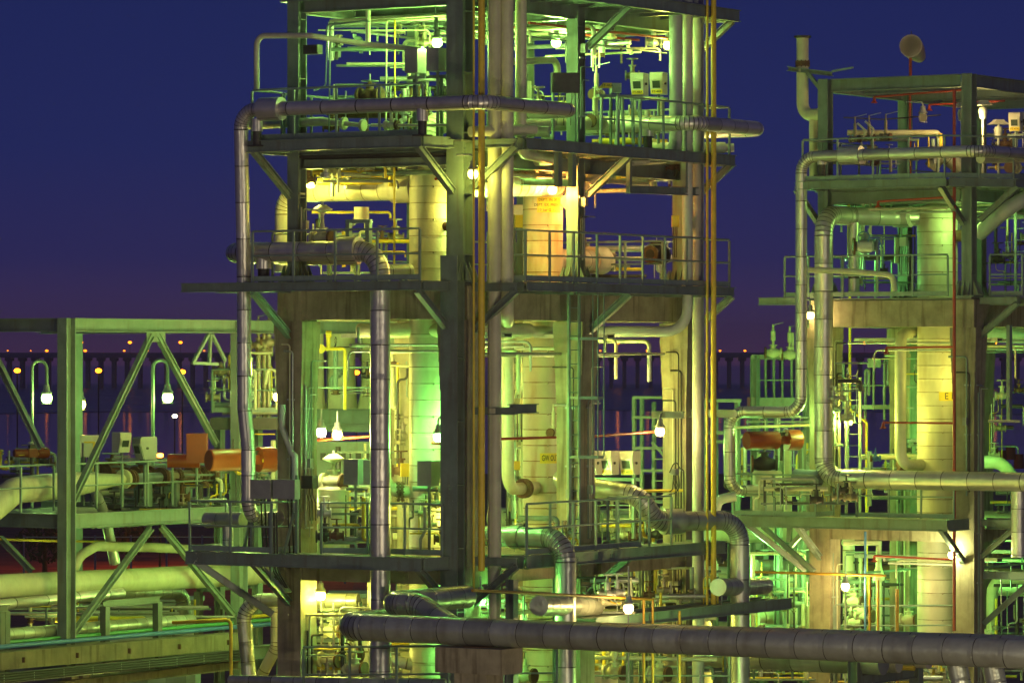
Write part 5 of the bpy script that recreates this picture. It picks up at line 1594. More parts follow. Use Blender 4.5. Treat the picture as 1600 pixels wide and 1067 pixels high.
for x, lb in ((343, 'pale steel post of the small valve platform, left'), (440, 'pale steel post of the small valve platform, right'), (402, 'pale steel post of the small valve platform, middle')):
    beam(lb, up(onD(x, 600, VD + 1.2), 3), up(onD(x, 600, VD + 1.2), platform_z - .2), .2, .2)
valve('corroded valve on the left rail of the small valve platform', onD(345, 580, VD + .4), V3(1, 0, 0), .08, 'none', 'brass', .2)

# ------------------------------------------------------------------ between the towers
st = thing('stair_tower', 'pale green caged stair frame standing behind the gap between the right columns', 'stair tower', onD(1020, 800, 126))
for x in (991, 1003, 1022, 1040, 1048):
    MB().bar(up(onD(x, 700, 126), 0), onD(x, 621 if x < 1010 else 628, 126), .1, .1).build('post', M['rail'], st)
for y in (621, 652, 700, 735, 783):
    MB().bar(onD(988, y, 125.8), onD(1052, y, 125.8), .09, .08).build('rail', M['rail'], st)
MB().bar(onD(1018, 690, 125.6), onD(1052, 728, 125.6), .1, .08).build('brace', M['rail'], st)
for i in range(8):
    MB().bar(onD(1021, 700 + i * 17, 125.7), onD(1040, 700 + i * 17, 125.7), .04, .04).build('tread', M['rail'], st)
st = thing('stair_tower', 'pale green frame right of the outer pale riser, behind the yellow standpipe', 'stair tower', onD(1120, 700, 124))
for x in (1102, 1118, 1152):
    MB().bar(up(onD(x, 700, 124), 0), onD(x, 624, 124), .12, .12).build('post', M['rail'], st)
for y in (626, 676, 690):
    MB().bar(onD(1100, y, 123.8), onD(1158, y, 123.8), .1, .1).build('rail', M['rail'], st)
# relief valve platform
PD = 128
rv = thing('platform', 'relief valve platform with green posts left of the right hand tower', 'platform', onD(1215, 660, PD))
MB().box(onD(1222, 632, PD) + V3(0, 1, 0), 1.9, 2, .42, V3(1, 0, 0), V3(0, 1, 0)).build('edge_beam', M['steel'], rv)
for x in (1180, 1262):
    MB().ibeam(up(onD(x, 600, PD), 0), onD(x, 556, PD), .22, .22).build('post', M['steel'], rv)
MB().ibeam(onD(1174, 558, PD), onD(1266, 558, PD), .14, .14).build('crossbar', M['steel'], rv)
handrail('handrail of the relief valve platform left of the right hand tower', [onD(1183, 630, PD), onD(1262, 630, PD)], step=.9, h=1.35, toe=False)
for x, y, lb in ((1208, 545, 'relief valve with a bent lever on top of the relief valve platform'), (1234, 548, 'slender spindle valve on the relief valve platform, left of the slim riser'), (1264, 535, 'dark valve head between the two silver risers')):
    valve(lb, onD(x, y + 6, PD), V3(1, 0, 0), .1, 'relief', 'creamp', .45)
conduit('thin mast on the relief valve platform, beside the slim riser', [onD(1239, 560, PD), onD(1239, 520, PD)], .04, 'creamp')
for x in (1196, 1209, 1237):
    conduit({1196: 'left', 1209: 'middle', 1237: 'right'}[x] + ' one of three small pipes hanging below the relief valve platform rail', [onD(x, 560, PD + .3), onD(x, 600, PD + .3), onD(x + 3, 690, PD + .3)], .045, 'rail')
actuator('long orange twin drum actuator inside the square pipe loop', onD(1166, 688, 112.6), Vector((.88, .45, 0)), .24, .95, .28, .42)
vs = thing('filter_vessel', 'cream filter vessel below the long orange actuator', 'vessel', onD(1199, 800, 114))
MB().lathe(up(onD(1199, 800, 114), Z1), UP, [(0, 0), (0, .40), (zat(738, 114) - Z1, .40), (zat(735, 114) - Z1, .36), (zat(735, 114) - Z1, 0)], 24, seam=.6).build('shell', M['cream'], vs)
MB().lathe(onD(1224, 765, 113.9), V3(1, -.1, 0), [(0, .18), (.35, .18), (.35, .26), (.42, .26), (.42, 0)], 18).build('nozzle', M['creamp'], vs)
valve('black ribbed motor head under the long orange actuator', onD(1194, 725, 114.2), V3(1, 0, 0), .14, 'none', 'black', .1)
pipe('cream riser right of the filter vessel below the orange actuator', [onD(1231, 700, 114.4), onD(1231, 800, 114.4)], .11, 'creamp')
for x, lb in ((1150, 'left'), (1216, 'middle'), (1253, 'right')):
    beam(lb + ' green post behind the square pipe loop', up(onD(x, 700, 117), 0), onD(x, 672 if x > 1200 else 640, 117), .18, .18)
pipe('pale green bend at the foot of the square pipe loop', [onD(1118, 800, 112), onD(1122, 780, 112), onD(1150, 775, 112)], .13, 'greyp', bend=.4)
pipe('pale horizontal service line above the long orange actuator', [onD(1140, 668, 115), onD(1268, 664, 115)], .04, 'creamp')
# inside the right tower
ladder('ladder at the bright left column of the right hand tower', up(onb(1333, 800, T2 + 1.6), Z1), up(onb(1333, 640, T2 + 1.6), zat(590, 113)), LD, .42, False)
hb_ = [onD(x, 640, 118) for x in (1318, 1412)]
handrail('rail behind the bright left column of the right hand tower', hb_, h=1.3, toe=True)
for x, y, lb in ((1352, 578, 'left'), (1382, 562, 'middle'), (1395, 568, 'right')):
    conduit(lb + ' hooked green tube of the cage behind the right tower ladder', [onD(x, 655, 119), onD(x, y, 119), onD(x + 6, y, 119), onD(x + 6, y + 40, 119)], .04, 'rail', .06)
jbox('pale hooded box on the cage behind the right tower ladder', onD(1366, 567, 118), Vector((0, -1, 0)), .36, .26, .3, 'rail', cables=False)
pipe('yellow gas riser behind the ladder of the right hand tower', [onb(1328, 300, T2 + 3.5), onb(1354, 640, T2 + 3.5) * 0 + onb(1328, 640, T2 + 3.5), onb(1354, 660, T2 + 3.5), onb(1354, 1000, T2 + 3.5)], .04, 'yellow', bend=.1)
pipe('blue air line hanging in front of the lower bay of the right hand tower', [onb(1352, 830, T2 - .3), onb(1352, 1010, T2 - .3)], .035, 'blue')
valve('blue pipe fitting with a small valve above the lower platform of the right tower', onD(1368, 716, 113), V3(1, 0, 0), .05, 'none', 'blue', .3)
for x, lb in ((1359, 'left'), (1372, 'right')):
    pipe(lb + ' amber pipe of the pair below the right hand tower', [onb(x, 900 if x == 1359 else 906, T2 - .5), onb(x, 1100, T2 - .5)], .035, 'amber')
pipe('amber header crossing below the right hand tower', [onb(1180, 893, T2 - .6), onb(1384, 899, T2 - .6)], .035, 'amber')
pipe('amber post pipe right of the amber pair', [onb(1402, 920, T2 - .8), onb(1402, 1100, T2 - .8)], .045, 'amber')
pipe('white drop pipe with a funnel joint in the lower bay of the right tower', [onb(1373, 845, T2 + 2.5), onb(1373, 1060, T2 + 2.5)], .08, 'creamp')
tag(MB().lathe(onb(1373, 908, T2 + 2.5), UP, [(0, .085), (.04, .16), (.16, .16), (.4, .085)], 14).build('funnel', M['creamp']), 'pale funnel joint on the white drop pipe', 'pipe fitting')
pipe('pale cross pipe joining the white drop pipe under the slab', [onb(1316, 848, T2 + 1.6), onb(1373, 848, T2 + 2.4)], .07, 'creamp')
pipe('pale green banded riser in the lower bay of the right tower', [onb(1326, 830, T2 + 5), onb(1326, 1060, T2 + 5)], .17, 'cream', seam=.6)
jbox('yellow labelled dark panel in the lower bay of the right tower', onb(1395, 908, T2 + 5), FL, .5, .35, .2, 'dark', plate='signy')
for i, (x, y) in enumerate(((1335, 940), (1345, 955), (1338, 972), (1352, 962), (1420, 968))):
    valve(('uppermost', 'second', 'third', 'fourth', 'lone right')[i] + ' of the pale valves in the lower bay of the right tower', onb(x, y, T2 + 3), LD, .1, ('wheel', 'none')[i % 2], 'creamp', .3)
handrail('rail crossing the lower bay of the right hand tower', [onb(1300, 1010, T2 + .8), onb(1500, 1010, T2 + .8)], step=1.6, toe=False)
for x, lb in ((1440, 'left'), (1462, 'right')):
    pass
# upper right tower
for i, (x, y) in enumerate(((1336, 232), (1358, 230), (1384, 228))):
    valve(('left', 'middle', 'right')[i] + ' lever valve along the rail of the right tower upper platform', onb(x, y - 14, T2 + .6), LD, .055, 'relief', 'brass', .2)
for i, (x, y) in enumerate(((1340, 193), (1352, 190))):
    conduit(('left', 'right')[i] + ' bent pale sample tube on the upper platform of the right tower', [onb(x, y, T2 + .3), onb(x + 13, y + 12, T2 + .3), onb(x + 9, y + 24, T2 + .3)], .03, 'creamp', .05)
conduit('dark cable sagging across under the open top frame', [onb(1318, 184, T2 + 1), onb(1380, 187, T2 + 2), onb(1470, 180, T2 + 3)], .018, 'black', .3)
for x, y, lb, s in ((1503, 168, 'left', .3), (1536, 165, 'middle', .3), (1560, 195, 'right', .34)):
    p = onb(x, y, T2 + 1.2) if x < 1510 else ona(x, y, .6)
    t = thing('sun_shade', lb + ' one of three white sun shades over instruments at far right', 'sun shade', p)
    MB().lathe(p, UP, [(0, 0), (0, s), (.1, s * .55), (.13, s * .5), (.13, 0)], 4, smooth=False).build('hood', M['beige'], t)
    MB().cyl(up(p, Z3), p, .035, 8).build('post', M['greyp'], t)
    MB().lathe(p - UP * .36, UP, [(0, 0), (0, .09), (.2, .12), (.3, .1), (.3, 0)], 12).build('instrument', M['greyp'], t)
transmitter('pale indicator box with a dark window at the far right of the upper platform', ona(1587, 191, .2), Vector((-.3, -.95, 0)), .5, 'beige', True, 'FT-47A', post=Z3, group='indicator boxes of the right tower')
transmitter('pale indicator box cut by the right picture edge on the upper platform', ona(1606, 190, .2), Vector((-.3, -.95, 0)), .5, 'beige', True, 'FT-47B', post=Z3, group='indicator boxes of the right tower')
valve('pale diaphragm valve head under the upper pipe at far right', ona(1583, 262, -.2), RD, .09, 'diaphragm', 'creamp', .1)
tag(MB().bar(onb(1300, 112, T2 + .2), onb(1333, 106, T2 + .2), .05, .05).build('davit_arm', M['rail']), 'thin davit arm beside the vent stack', 'davit')
beam('shelf beam carrying the vent stack', onb(1232, 108, T2 + .35), onb(1300, 116, T2 + .35), .12, .2)
tag(MB().bar(onb(1262, 114, T2 + .3), onb(1290, 150, T2 + .3), .1, .1).build('brace', M['steel']), 'diagonal brace under the vent stack shelf', 'brace')
# windsock
ws = thing('windsock', 'white windsock on a thin red pole above the right hand tower', 'windsock', onb(1422, 112, T2 + 4.6))
wp = onb(1424, 73, T2 + 4.6)
wd = Vector((.25, 1, -.12)).normalized()
MB().lathe(wp - wd * .1, wd, [(0, .29), (0, .32), (.5, .30), (1.0, .25), (1.6, .18), (1.6, .16), (.5, .28), (0, .29)], 20).build('sleeve', M['white'], ws)
MB().lathe(wp + wd * .55, wd, [(0, 0), (0, .29), (.02, .29), (.02, 0)], 18).build('inner_baffle', M['white'], ws)
MB().cyl(up(wp, 19.4), wp - UP * .3, .018, 8).build('pole', M['red'], ws)
MB().cyl(wp + UP * .3, wp + UP * .42, .015, 6).build('tip', M['dark'], ws)
# mid level of the right tower
valve('green lit control valve with looped tubing beside the thick silver pipe', onD(1352, 385, 113), V3(1, 0, 0), .13, 'none', 'bluegrey', .3)
mt = thing('motor_actuator', 'pale cylinder actuator lying behind the rail at middle level of the right tower', 'actuator', onD(1350, 395, 112.5))
MB().lathe(onD(1340, 385, 112.5), V3(1, 0, 0), [(0, 0), (0, .12), (.1, .15), (.38, .15), (.42, .1), (.42, 0)], 18).build('body', M['greyp'], mt)
for k_, pts_ in enumerate(([(1342, 380), (1340, 366), (1350, 361), (1360, 366), (1356, 378)], [(1362, 374), (1372, 372), (1380, 390), (1379, 420)])):
    MB().tube([onD(a_, b_, 112.4) for a_, b_ in pts_], .016, .12, 6).build('tubing', M['blue'], mt)
pipe('grey clad stanchion pipe under the thick silver pipe of the right tower', [onb(1334, 345, T2 + .5), onb(1334, 456, T2 + .5)], .15, 'dull', seam=3)
pipe('pale green small line with an elbow at middle level of the right tower', [onD(1262, 422, 112), onD(1330, 424, 112), onD(1395, 430, 112), onD(1398, 455, 112)], .075, 'creamp', bend=.2)
jbox('white switch box on the rear steel column of the right tower', onD(1412, 378, 115), FL, .2, .24, .1, 'beige')
conduit('yellow conduit behind the bend of the thick silver pipe', [onb(1326, 305, T2 + 1.5), onb(1326, 400, T2 + 1.5)], .04, 'yellow')
for i, x in enumerate((1349, 1360)):
    conduit(('left', 'right')[i] + ' white hooked tube below the upper deck of the right tower', [onD(x, 370, 114), onD(x, 318 + 0 * i, 114), onD(x + 14, 310, 114), onD(x + 28, 310, 114)], .04, 'creamp', .08)
# far right strip
pipe('pale green rear pipe running off the right edge below the concrete beam', [onD(1545, 521, 121), onD(1640, 521, 117)], .26, 'greyp')
tag(MB().bar(onD(1577, 508, 112), onD(1577, 660, 112), .16, .1).build('hanger', M['rail']), 'long pale hanger at the far right below the concrete beam', 'hanger')
pipe('pale cross tube at the foot of the long hanger', [onD(1544, 658, 111.8), onD(1594, 658, 111.8)], .035, 'creamp')
pipe('cream bend behind the front column at far right', [onD(1530, 722, 118), onD(1566, 722, 118), onD(1592, 760, 118), onD(1592, 800, 118)], .18, 'creamp', bend=.5, clad=False)
pipe('cream pipe with an elbow at the lower far right', [onD(1550, 1000, 119), onD(1550, 905, 119), onD(1640, 903, 119)], .16, 'creamp', bend=.4, clad=False)
pipe('grey drop leg below the right end of the horizontal silver pipe', [onb(1592, 760, T2 - .8), onb(1592, 870, T2 - .8)], .2, 'alu', seam=.6)
for i, (x, y) in enumerate(((1552, 700), (1565, 706), (1579, 698), (1592, 712))):
    tag(MB().lathe(onD(x, y + 20, 260), UP, [(0, .35), (.9, .3), (.9, 0)], 10).build('marker_post', M['orange']), ('first', 'second', 'third', 'fourth')[i] + ' orange marker post on the dark yard at far right, from the left', 'marker post')
# ------------------------------------------------------------------ rear pipe racks filling the lower background
def rack(label, b, width, levels, a0, a1, step=6.0, zt=7.2):
    t = thing('pipe_rack', label, 'pipe rack', W(a0, b, 0))
    a = a0
    while a <= a1:
        for bb in (b, b + width):
            MB().ibeam(W(a, bb, 0), W(a, bb, zt), .26, .26).build('column', M['steel'], t)
        for z in levels:
            MB().ibeam(W(a, b + .14, z - .13), W(a, b + width - .14, z - .13), .24, .2).build('beam', M['steel'], t)
        a += step
    for bb in (b, b + width):
        MB().ibeam(W(a0 + .14, bb, zt - .14), W(a1, bb, zt - .14), .24, .2).build('beam', M['steel'], t)
    return t


rack('long steel pipe rack behind both towers, full of green lit pipes', 37, 4.5, (3.2, 5.0, 6.6), -22, 22)
rr = random.Random(11)
mats = ['creamp', 'dull', 'greyp', 'cream', 'alu', 'creamp', 'yellow', 'greyp', 'rust', 'blue', 'creamp', 'dull']
names = {'creamp': 'cream', 'dull': 'dull clad', 'greyp': 'pale grey', 'cream': 'banded cream', 'alu': 'silver', 'yellow': 'yellow', 'rust': 'rusty', 'blue': 'blue'}
k = 0
for li, z in enumerate((6.6, 5.0, 3.2)):
    for j in range(5):
        m_ = mats[k % len(mats)]; k += 1
        r = (.34, .14, .2, .09, .26)[(j + li * 2) % 5] if m_ not in ('yellow', 'blue') else .07
        b = 37.5 + j * .85
        pipe('%s %s pipe on the %s tier of the rear rack, %s from front' % ({.34: 'very thick', .26: 'thick', .2: 'medium', .14: 'thin', .09: 'slim', .07: 'narrow'}[r], names[m_], ('top', 'middle', 'bottom')[li], ('first', 'second', 'third', 'fourth', 'fifth')[j]),
             [W(23, b, z + r + .01), W(-23, b, z + r + .01)], r, m_, seam=1.0, group='pipes of the rear rack', clad=m_ in ('dull', 'cream', 'alu'))
# nearer rack behind the central tower
rack('low steel pipe rack right behind the central tower', 12.2, 3.2, (3.0, 4.6), -3.0, 13.2, 5.4, 5.2)
for j, (m_, r, z) in enumerate((('dull', .30, 4.6), ('creamp', .2, 4.6), ('yellow', .06, 4.6), ('cream', .28, 4.6), ('dull', .24, 3.0), ('greyp', .16, 3.0), ('blue', .06, 3.0), ('creamp', .25, 3.0))):
    pipe('%s pipe on the %s tier of the low rack behind the central tower%s' % (names[m_], 'top' if z > 4 else 'bottom', {0: ', fat', 1: '', 2: '', 3: '', 4: '', 5: '', 6: '', 7: ', rear'}[j]),
         [W(13.5, 12.5 + (j % 4) * .8, z + r + .01), W(-3.6, 12.5 + (j % 4) * .8, z + r + .01)], r, m_, seam=.8, group='pipes of the low rack')
# green pipes in the gap between the towers
pipe('fat green lit pipe in the gap between the towers, upper', [onD(1100, 833, 119), onD(1290, 833, 123)], .26, 'creamp')
pipe('fat green lit pipe in the gap between the towers, lower', [onD(1175, 966, 117), onD(1275, 966, 119)], .30, 'cream', seam=1.2)
pipe('dull clad pipe in the gap between the towers, middle', [onD(1180, 884, 121), onD(1280, 884, 123)], .19, 'dull', seam=.5)
for i, (y, c) in enumerate(((905, 'greyp'), (925, 'yellow'), (938, 'creamp'))):
    pipe(('upper', 'middle', 'lower')[i] + ' thin %s line in the gap between the towers' % names[c], [onD(1180, y, 118), onD(1280, y, 120)], (.1, .05, .12)[i], c)
for x, lb in ((1190, 'left'), (1262, 'right')):
    beam(lb + ' dark portal column in the gap between the towers', up(onD(x, 900, 122), 0), onD(x, 850, 122), .3, .3)
beam('dark portal beam in the gap between the towers', onD(1180, 850, 122), onD(1272, 850, 122), .3, .3)
# bracing struts below the right tower platform
for x0, y0, x1, y1, lb in ((1192, 822, 1272, 892, 'long'), (1262, 824, 1236, 852, 'short right'), (1234, 824, 1233, 846, 'short upright')):
    tag(MB().bar(onb(x0, y0, T2 - .2), onb(x1, y1, T2 - .2), .12, .12).build('brace', M['steel']), lb + ' pale brace strut under the lower platform of the right tower', 'brace')

# process blocks in the background at ground level
def block(label, px, D, w_, h_, d_, mat='concrete', kind='equipment_block', cat='equipment'):
    p = onD(px, 800, D); p.z = 0
    t = thing(kind, label, cat, p)
    MB().box(p + UP * (h_ / 2), w_, d_, h_, V3(1, 0, 0), V3(0, 1, 0)).build('body', M[mat], t)
    MB().box(p + UP * (h_ + .06), w_ + .2, d_ + .2, .12, V3(1, 0, 0), V3(0, 1, 0)).build('lid', M['steel'], t)
    for i in range(3):
        MB().box(p + V3(-w_ / 3 + i * w_ / 3, -d_ / 2 - .04, h_ * .6), w_ * .18, .06, h_ * .4, V3(1, 0, 0), V3(0, 1, 0)).build('panel', M['greybox'], t)
    return t
block('grey panelled pump house behind the left rack', 220, 118, 3.2, 5.2, 2, 'greyp', 'pump_house', 'pump house')
block('concrete block behind the right bay of the central tower', 965, 112, 2.6, 5.4, 2, 'concrete')
block('dark panelled cabinet row at the lower middle', 1060, 114, 1.8, 5.0, 1.2, 'dark')
block('concrete block behind the left bay of the central tower', 590, 110, 2.4, 5.8, 1.5, 'concrete')
block('pale switch house low at the right between the columns', 1400, 124, 2.4, 5.6, 2, 'beige', 'switch_house', 'switch house')
for i, (x, D, r, h) in enumerate(((560, 104, .5, 5.6), (835, 108, .42, 5.2), (935, 107, .5, 5.9), (1090, 108, .4, 5.4), (470, 108, .4, 6.0))):
    p = onD(x, 900, D); p.z = 0
    t = thing('process_vessel', ('green lit cream vessel low in the left bay', 'small cream vessel low behind the front column', 'brown lit vessel below the right face walkway', 'slim vessel behind the amber drop lines', 'cream vessel behind the left concrete column')[i], 'vessel', p)
    MB().lathe(p, UP, [(0, 0), (0, r), (h - .3, r), (h - .1, r * .8), (h, r * .3), (h, 0)], 24, seam=.6).build('shell', M['cream'], t)
    MB().lathe(p + UP * h, UP, [(0, .08), (.25, .08), (.25, .15), (.31, .15), (.31, 0)], 14).build('nozzle', M['creamp'], t)
# pumps and valves at the bottom edge
for i, (x, y, D) in enumerate(((515, 1030, 88), (548, 1022, 88.5), (520, 985, 91), (555, 1045, 87.5), (820, 1055, 95), (905, 1060, 96), (960, 1050, 97), (1030, 1052, 97))):
    valve(('cream pump valve at the bottom edge, left of the tapered sleeve', 'cream valve beside the tapered sleeve', 'pale relief valve under the bright lower lamp', 'green lit valve at the very bottom left of the sleeve', 'pale valve at the bottom right of the concrete pedestal', 'pale valve between the fat elbow leg and the vessel', 'pale valve below the warm post lamp', 'pale valve under the amber drop lines')[i],
          onD(x, y, D + (5 if i < 4 else 0)), LD, .1, ('none', 'wheel', 'relief', 'wheel')[i % 4], 'creamp', .35)
handrail('rail at the bottom edge left of the tapered sleeve', [onb(x, 1100, -3.0) for x in (474, 620, 700)], step=1.3, h=1.2, toe=False)
handrail('rail at the bottom edge right of the concrete pedestal', [onb(x, 1098, -1.0) for x in (786, 870)], step=1.1, h=1.2, toe=False)
handrail('rail at the bottom edge below the warm post lamp', [onD(x, 1098, 96) for x in (900, 1140)], step=1.0, h=1.2, toe=False)
handrail('rail at the bottom edge between the bronze elbow leg and the right tower', [onD(x, 1060, 104) for x in (1178, 1480)], step=1.0, h=1.1, toe=False)
pipe('small orange lit horizontal pipe behind the bottom rail', [onD(900, 1026, 97), onD(1120, 1030, 97)], .05, 'creamp')
for i, x in enumerate((1002, 1012, 1028, 985, 868, 884)):
    beam(('first', 'second', 'third', 'fourth', 'fifth', 'sixth')[i] + ' thin green post below the lower right walkway', up(ona(x, 900, .6), 0), ona(x, 872, .6), .1, .1)
beam('dark beam under the blind pipe end before the right face', ona(800, 905, -1.0), ona(800, 1080, -1.0), .2, .2)
# far trees and yard items on the dark red soil at left
def tree(label, px, D, h, w_):
    p = onD(px, 800, D); p.z = 0
    t = thing('tree', label, 'tree', p)
    MB().cyl(p, p + UP * h * .55, .16, 8, .08).build('trunk', M['rust'], t)
    m = MB(); r_ = random.Random(int(px))
    for i in range(700):
        u = Vector((r_.gauss(0, 1), r_.gauss(0, 1), r_.gauss(0, 1))).normalized() * (r_.random() ** .4)
        c = p + UP * h * .6 + V3(u.x * w_ / 2, u.y * w_ / 2, u.z * h * .42)
        e1 = Vector((r_.gauss(0, 1), r_.gauss(0, 1), r_.gauss(0, 1))).normalized(); e2 = perp(e1)[0]
        s = .16 * (.6 + r_.random())
        n = len(m.v); m.v += [c - e1 * s, c + e2 * s * .6, c + e1 * s, c - e2 * s * .6]; m.face((n, n + 1, n + 2, n + 3))
    m.build('crown', M['leaf'], t)
    return t
M['leaf'] = weathered('dark_leaves', (.05, .06, .03), .7, 0, .4, 2)
tree('dark round bush tree on the red lit ground behind the truss column', 70, 235, 3.2, 3.4)
tree('dark low shrub tree on the red lit ground right of the truss column', 205, 250, 2.2, 3.0)
M['soil'] = weathered('red_soil', (.30, .10, .05), .95, 0, .5, .4, bump=.3, bscale=2)
sheet('ground', [(-60, 205, .01), (-8, 205, .01), (-10, 300, .01), (-75, 300, .01)], M['soil'])
fn = thing('fence', 'pale chain link fence posts on the red lit ground at left', 'fence', onD(80, 850, 225))
for i in range(12):
    x = -26 + i * 1.9
    MB().bar(Vector((x, 225, 0)), Vector((x, 225, 2.6)), .08, .08).build('post', M['galv'], fn)
MB().bar(Vector((-26, 225, 2.5)), Vector((-5, 225, 2.5)), .05, .05).build('rail', M['galv'], fn)
for x, z, lb in ((-20, 9, 'left'), (-12, 9, 'right')):
    p = Vector((x, 240, 6.5))
    t = thing('street_lamp', lb + ' sodium lamp hidden behind the rack, reddening the soil', 'street lamp', Vector((x, 240, 0)), 'sodium lamps on the far ground')
    MB().cyl(Vector((x, 240, 0)), Vector((x, 240, 6.4)), .07, 8).build('pole', M['dark'], t)
    if 'yard_glow' not in M:
        M['yard_glow'] = glow('yard_glow', (1, .20, .02), 30)
    bulb(t, p, 'sodium', 2600, .24)
    MB().lathe(p, UP, [(-.15, 0), (-.08, .18), (.08, .18), (.12, 0)], 10).build('lantern', M['yard_glow'], t)
# lamps of the background plant
for i, (q, kd, pw) in enumerate(((onD(728, 860, 124), 'green', 2.2), (onD(900, 850, 124), 'yell', 2.0), (onD(465, 870, 122), 'mint', 2.0), (onD(1156, 890, 116), 'green', 2.0), (onD(1296, 870, 126), 'mint', 2.0),
                                 (onD(1520, 850, 124), 'green', 2.0), (onD(465, 930, 103), 'mint', 1.4), (onD(1156, 1000, 108), 'yell', 1.5), (onD(884, 980, 103), 'yell', 1.4), (onD(375, 700, 118), 'mint', 1.2), (onD(1060, 700, 116), 'mint', 1.5), (onD(1290, 600, 122), 'mint', 1.4))):
    lamp(('lamp of the rear rack behind the front column', 'yellow lamp of the rear rack behind the right concrete column', 'lamp of the rear rack behind the left concrete column', 'lamp behind the bronze elbow leg', 'lamp of the rear rack behind the left column of the right tower', 'lamp of the rear rack behind the front column of the right tower',
          'lamp of the low rack behind the left concrete column', 'yellow lamp low behind the bronze elbow leg', 'yellow lamp low behind the fat elbow leg', 'lamp behind the slim silver riser, far back', 'lamp behind the far right concrete column lighting the stair frame', 'lamp behind the thick silver riser lighting the relief valve platform')[i], q, kd, pw, [q + UP * .6], group='lamps of the background plant')
# ------------------------------------------------------------------ bundles of small bore pipework and tubing
def bundle(label, x0, x1, y0, y1, D, nv, nh, mats=('rail', 'creamp', 'galv', 'yellow', 'dark'), r=.03, valves=3, seed=0):
    q = random.Random(seed + int(x0 * 7 + y0))
    t = thing('instrument_tubing', label, 'tubing', onD((x0 + x1) / 2, y1, D))
    xs = [q.uniform(x0, x1) for _ in range(nv)]
    for x in xs:
        ya = q.uniform(y0, y0 + (y1 - y0) * .5); yb = q.uniform(y0 + (y1 - y0) * .6, y1)
        d = D + q.uniform(-.5, .8); ym = q.uniform(ya, yb); dx = q.choice((-1, 1)) * q.uniform(4, 16)
        pts = [onD(x, ya, d), onD(x, ym, d), onD(x + dx, ym, d), onD(x + dx, yb, d)] if q.random() < .55 else [onD(x, ya, d), onD(x, yb, d)]
        rr_ = r * q.choice((.5, .7, 1, 1, 1.5, 2.2))
        m_ = q.choice(mats)
        MB().tube(pts, rr_, .1, 8).build('tube', M[m_], t)
        if q.random() < .5:
            c = pts[0]
            MB().lathe(lerp(pts[0], pts[1], q.random()) - UP * .07, UP, [(0, rr_), (.02, rr_ * 1.9), (.05, rr_ * 1.9), (.05, rr_ * 1.2), (.09, rr_ * 1.2), (.09, rr_ * 1.9), (.12, rr_ * 1.9), (.14, rr_)], 10).build('union', M[q.choice(('rust', 'brass', m_))], t)
    for i in range(nh):
        y = q.uniform(y0, y1); xa = q.uniform(x0 - 4, x0 + (x1 - x0) * .3); xb = q.uniform(x0 + (x1 - x0) * .6, x1 + 4)
        d = D + q.uniform(-.6, .9); rr_ = r * q.choice((.6, 1, 1.4, 2.6))
        MB().tube([onD(xa, y, d), onD(xb, y, d)] if q.random() < .6 else [onD(xa, y, d), onD(xb, y, d), onD(xb, y + q.uniform(8, 22), d)], rr_, .1, 8).build('tube', M[q.choice(mats)], t)
    for i in range(valves):
        c = onD(q.uniform(x0, x1), q.uniform(y0 + (y1 - y0) * .3, y1), D + q.uniform(-.6, .2)); s = q.uniform(.05, .1)
        m = MB().lathe(c - V3(s * 2, 0, 0), V3(1, 0, 0), [(0, 0), (0, s * 1.4), (s * .4, s * 1.4), (s * .4, s * .8), (s * 1.4, s), (s * 2, s * 1.3), (s * 2.6, s), (s * 3.6, s * .8), (s * 3.6, s * 1.4), (s * 4, s * 1.4), (s * 4, 0)], 12)
        m.lathe(c + UP * s, UP, [(0, s * .7), (s * 1.5, s * .6), (s * 1.5, s * 1.1), (s * 1.9, s * 1.1), (s * 1.9, s * .3), (s * 3.4, s * .25), (s * 3.4, s * 1.6), (s * 3.7, s * 1.6), (s * 3.7, 0)], 12)
        m.build('small_valve', M[q.choice(('creamp', 'rust', 'brass', 'dark', 'galv'))], t)
    for i in range(max(1, nv // 4)):
        y = q.uniform(y0, y1)
        MB().bar(onD(q.uniform(x0, x0 + (x1 - x0) * .3), y, D + .3), onD(q.uniform(x0 + (x1 - x0) * .5, x1), y, D + .3), .06, .05).build('support_bar', M['steel'], t)
    return t


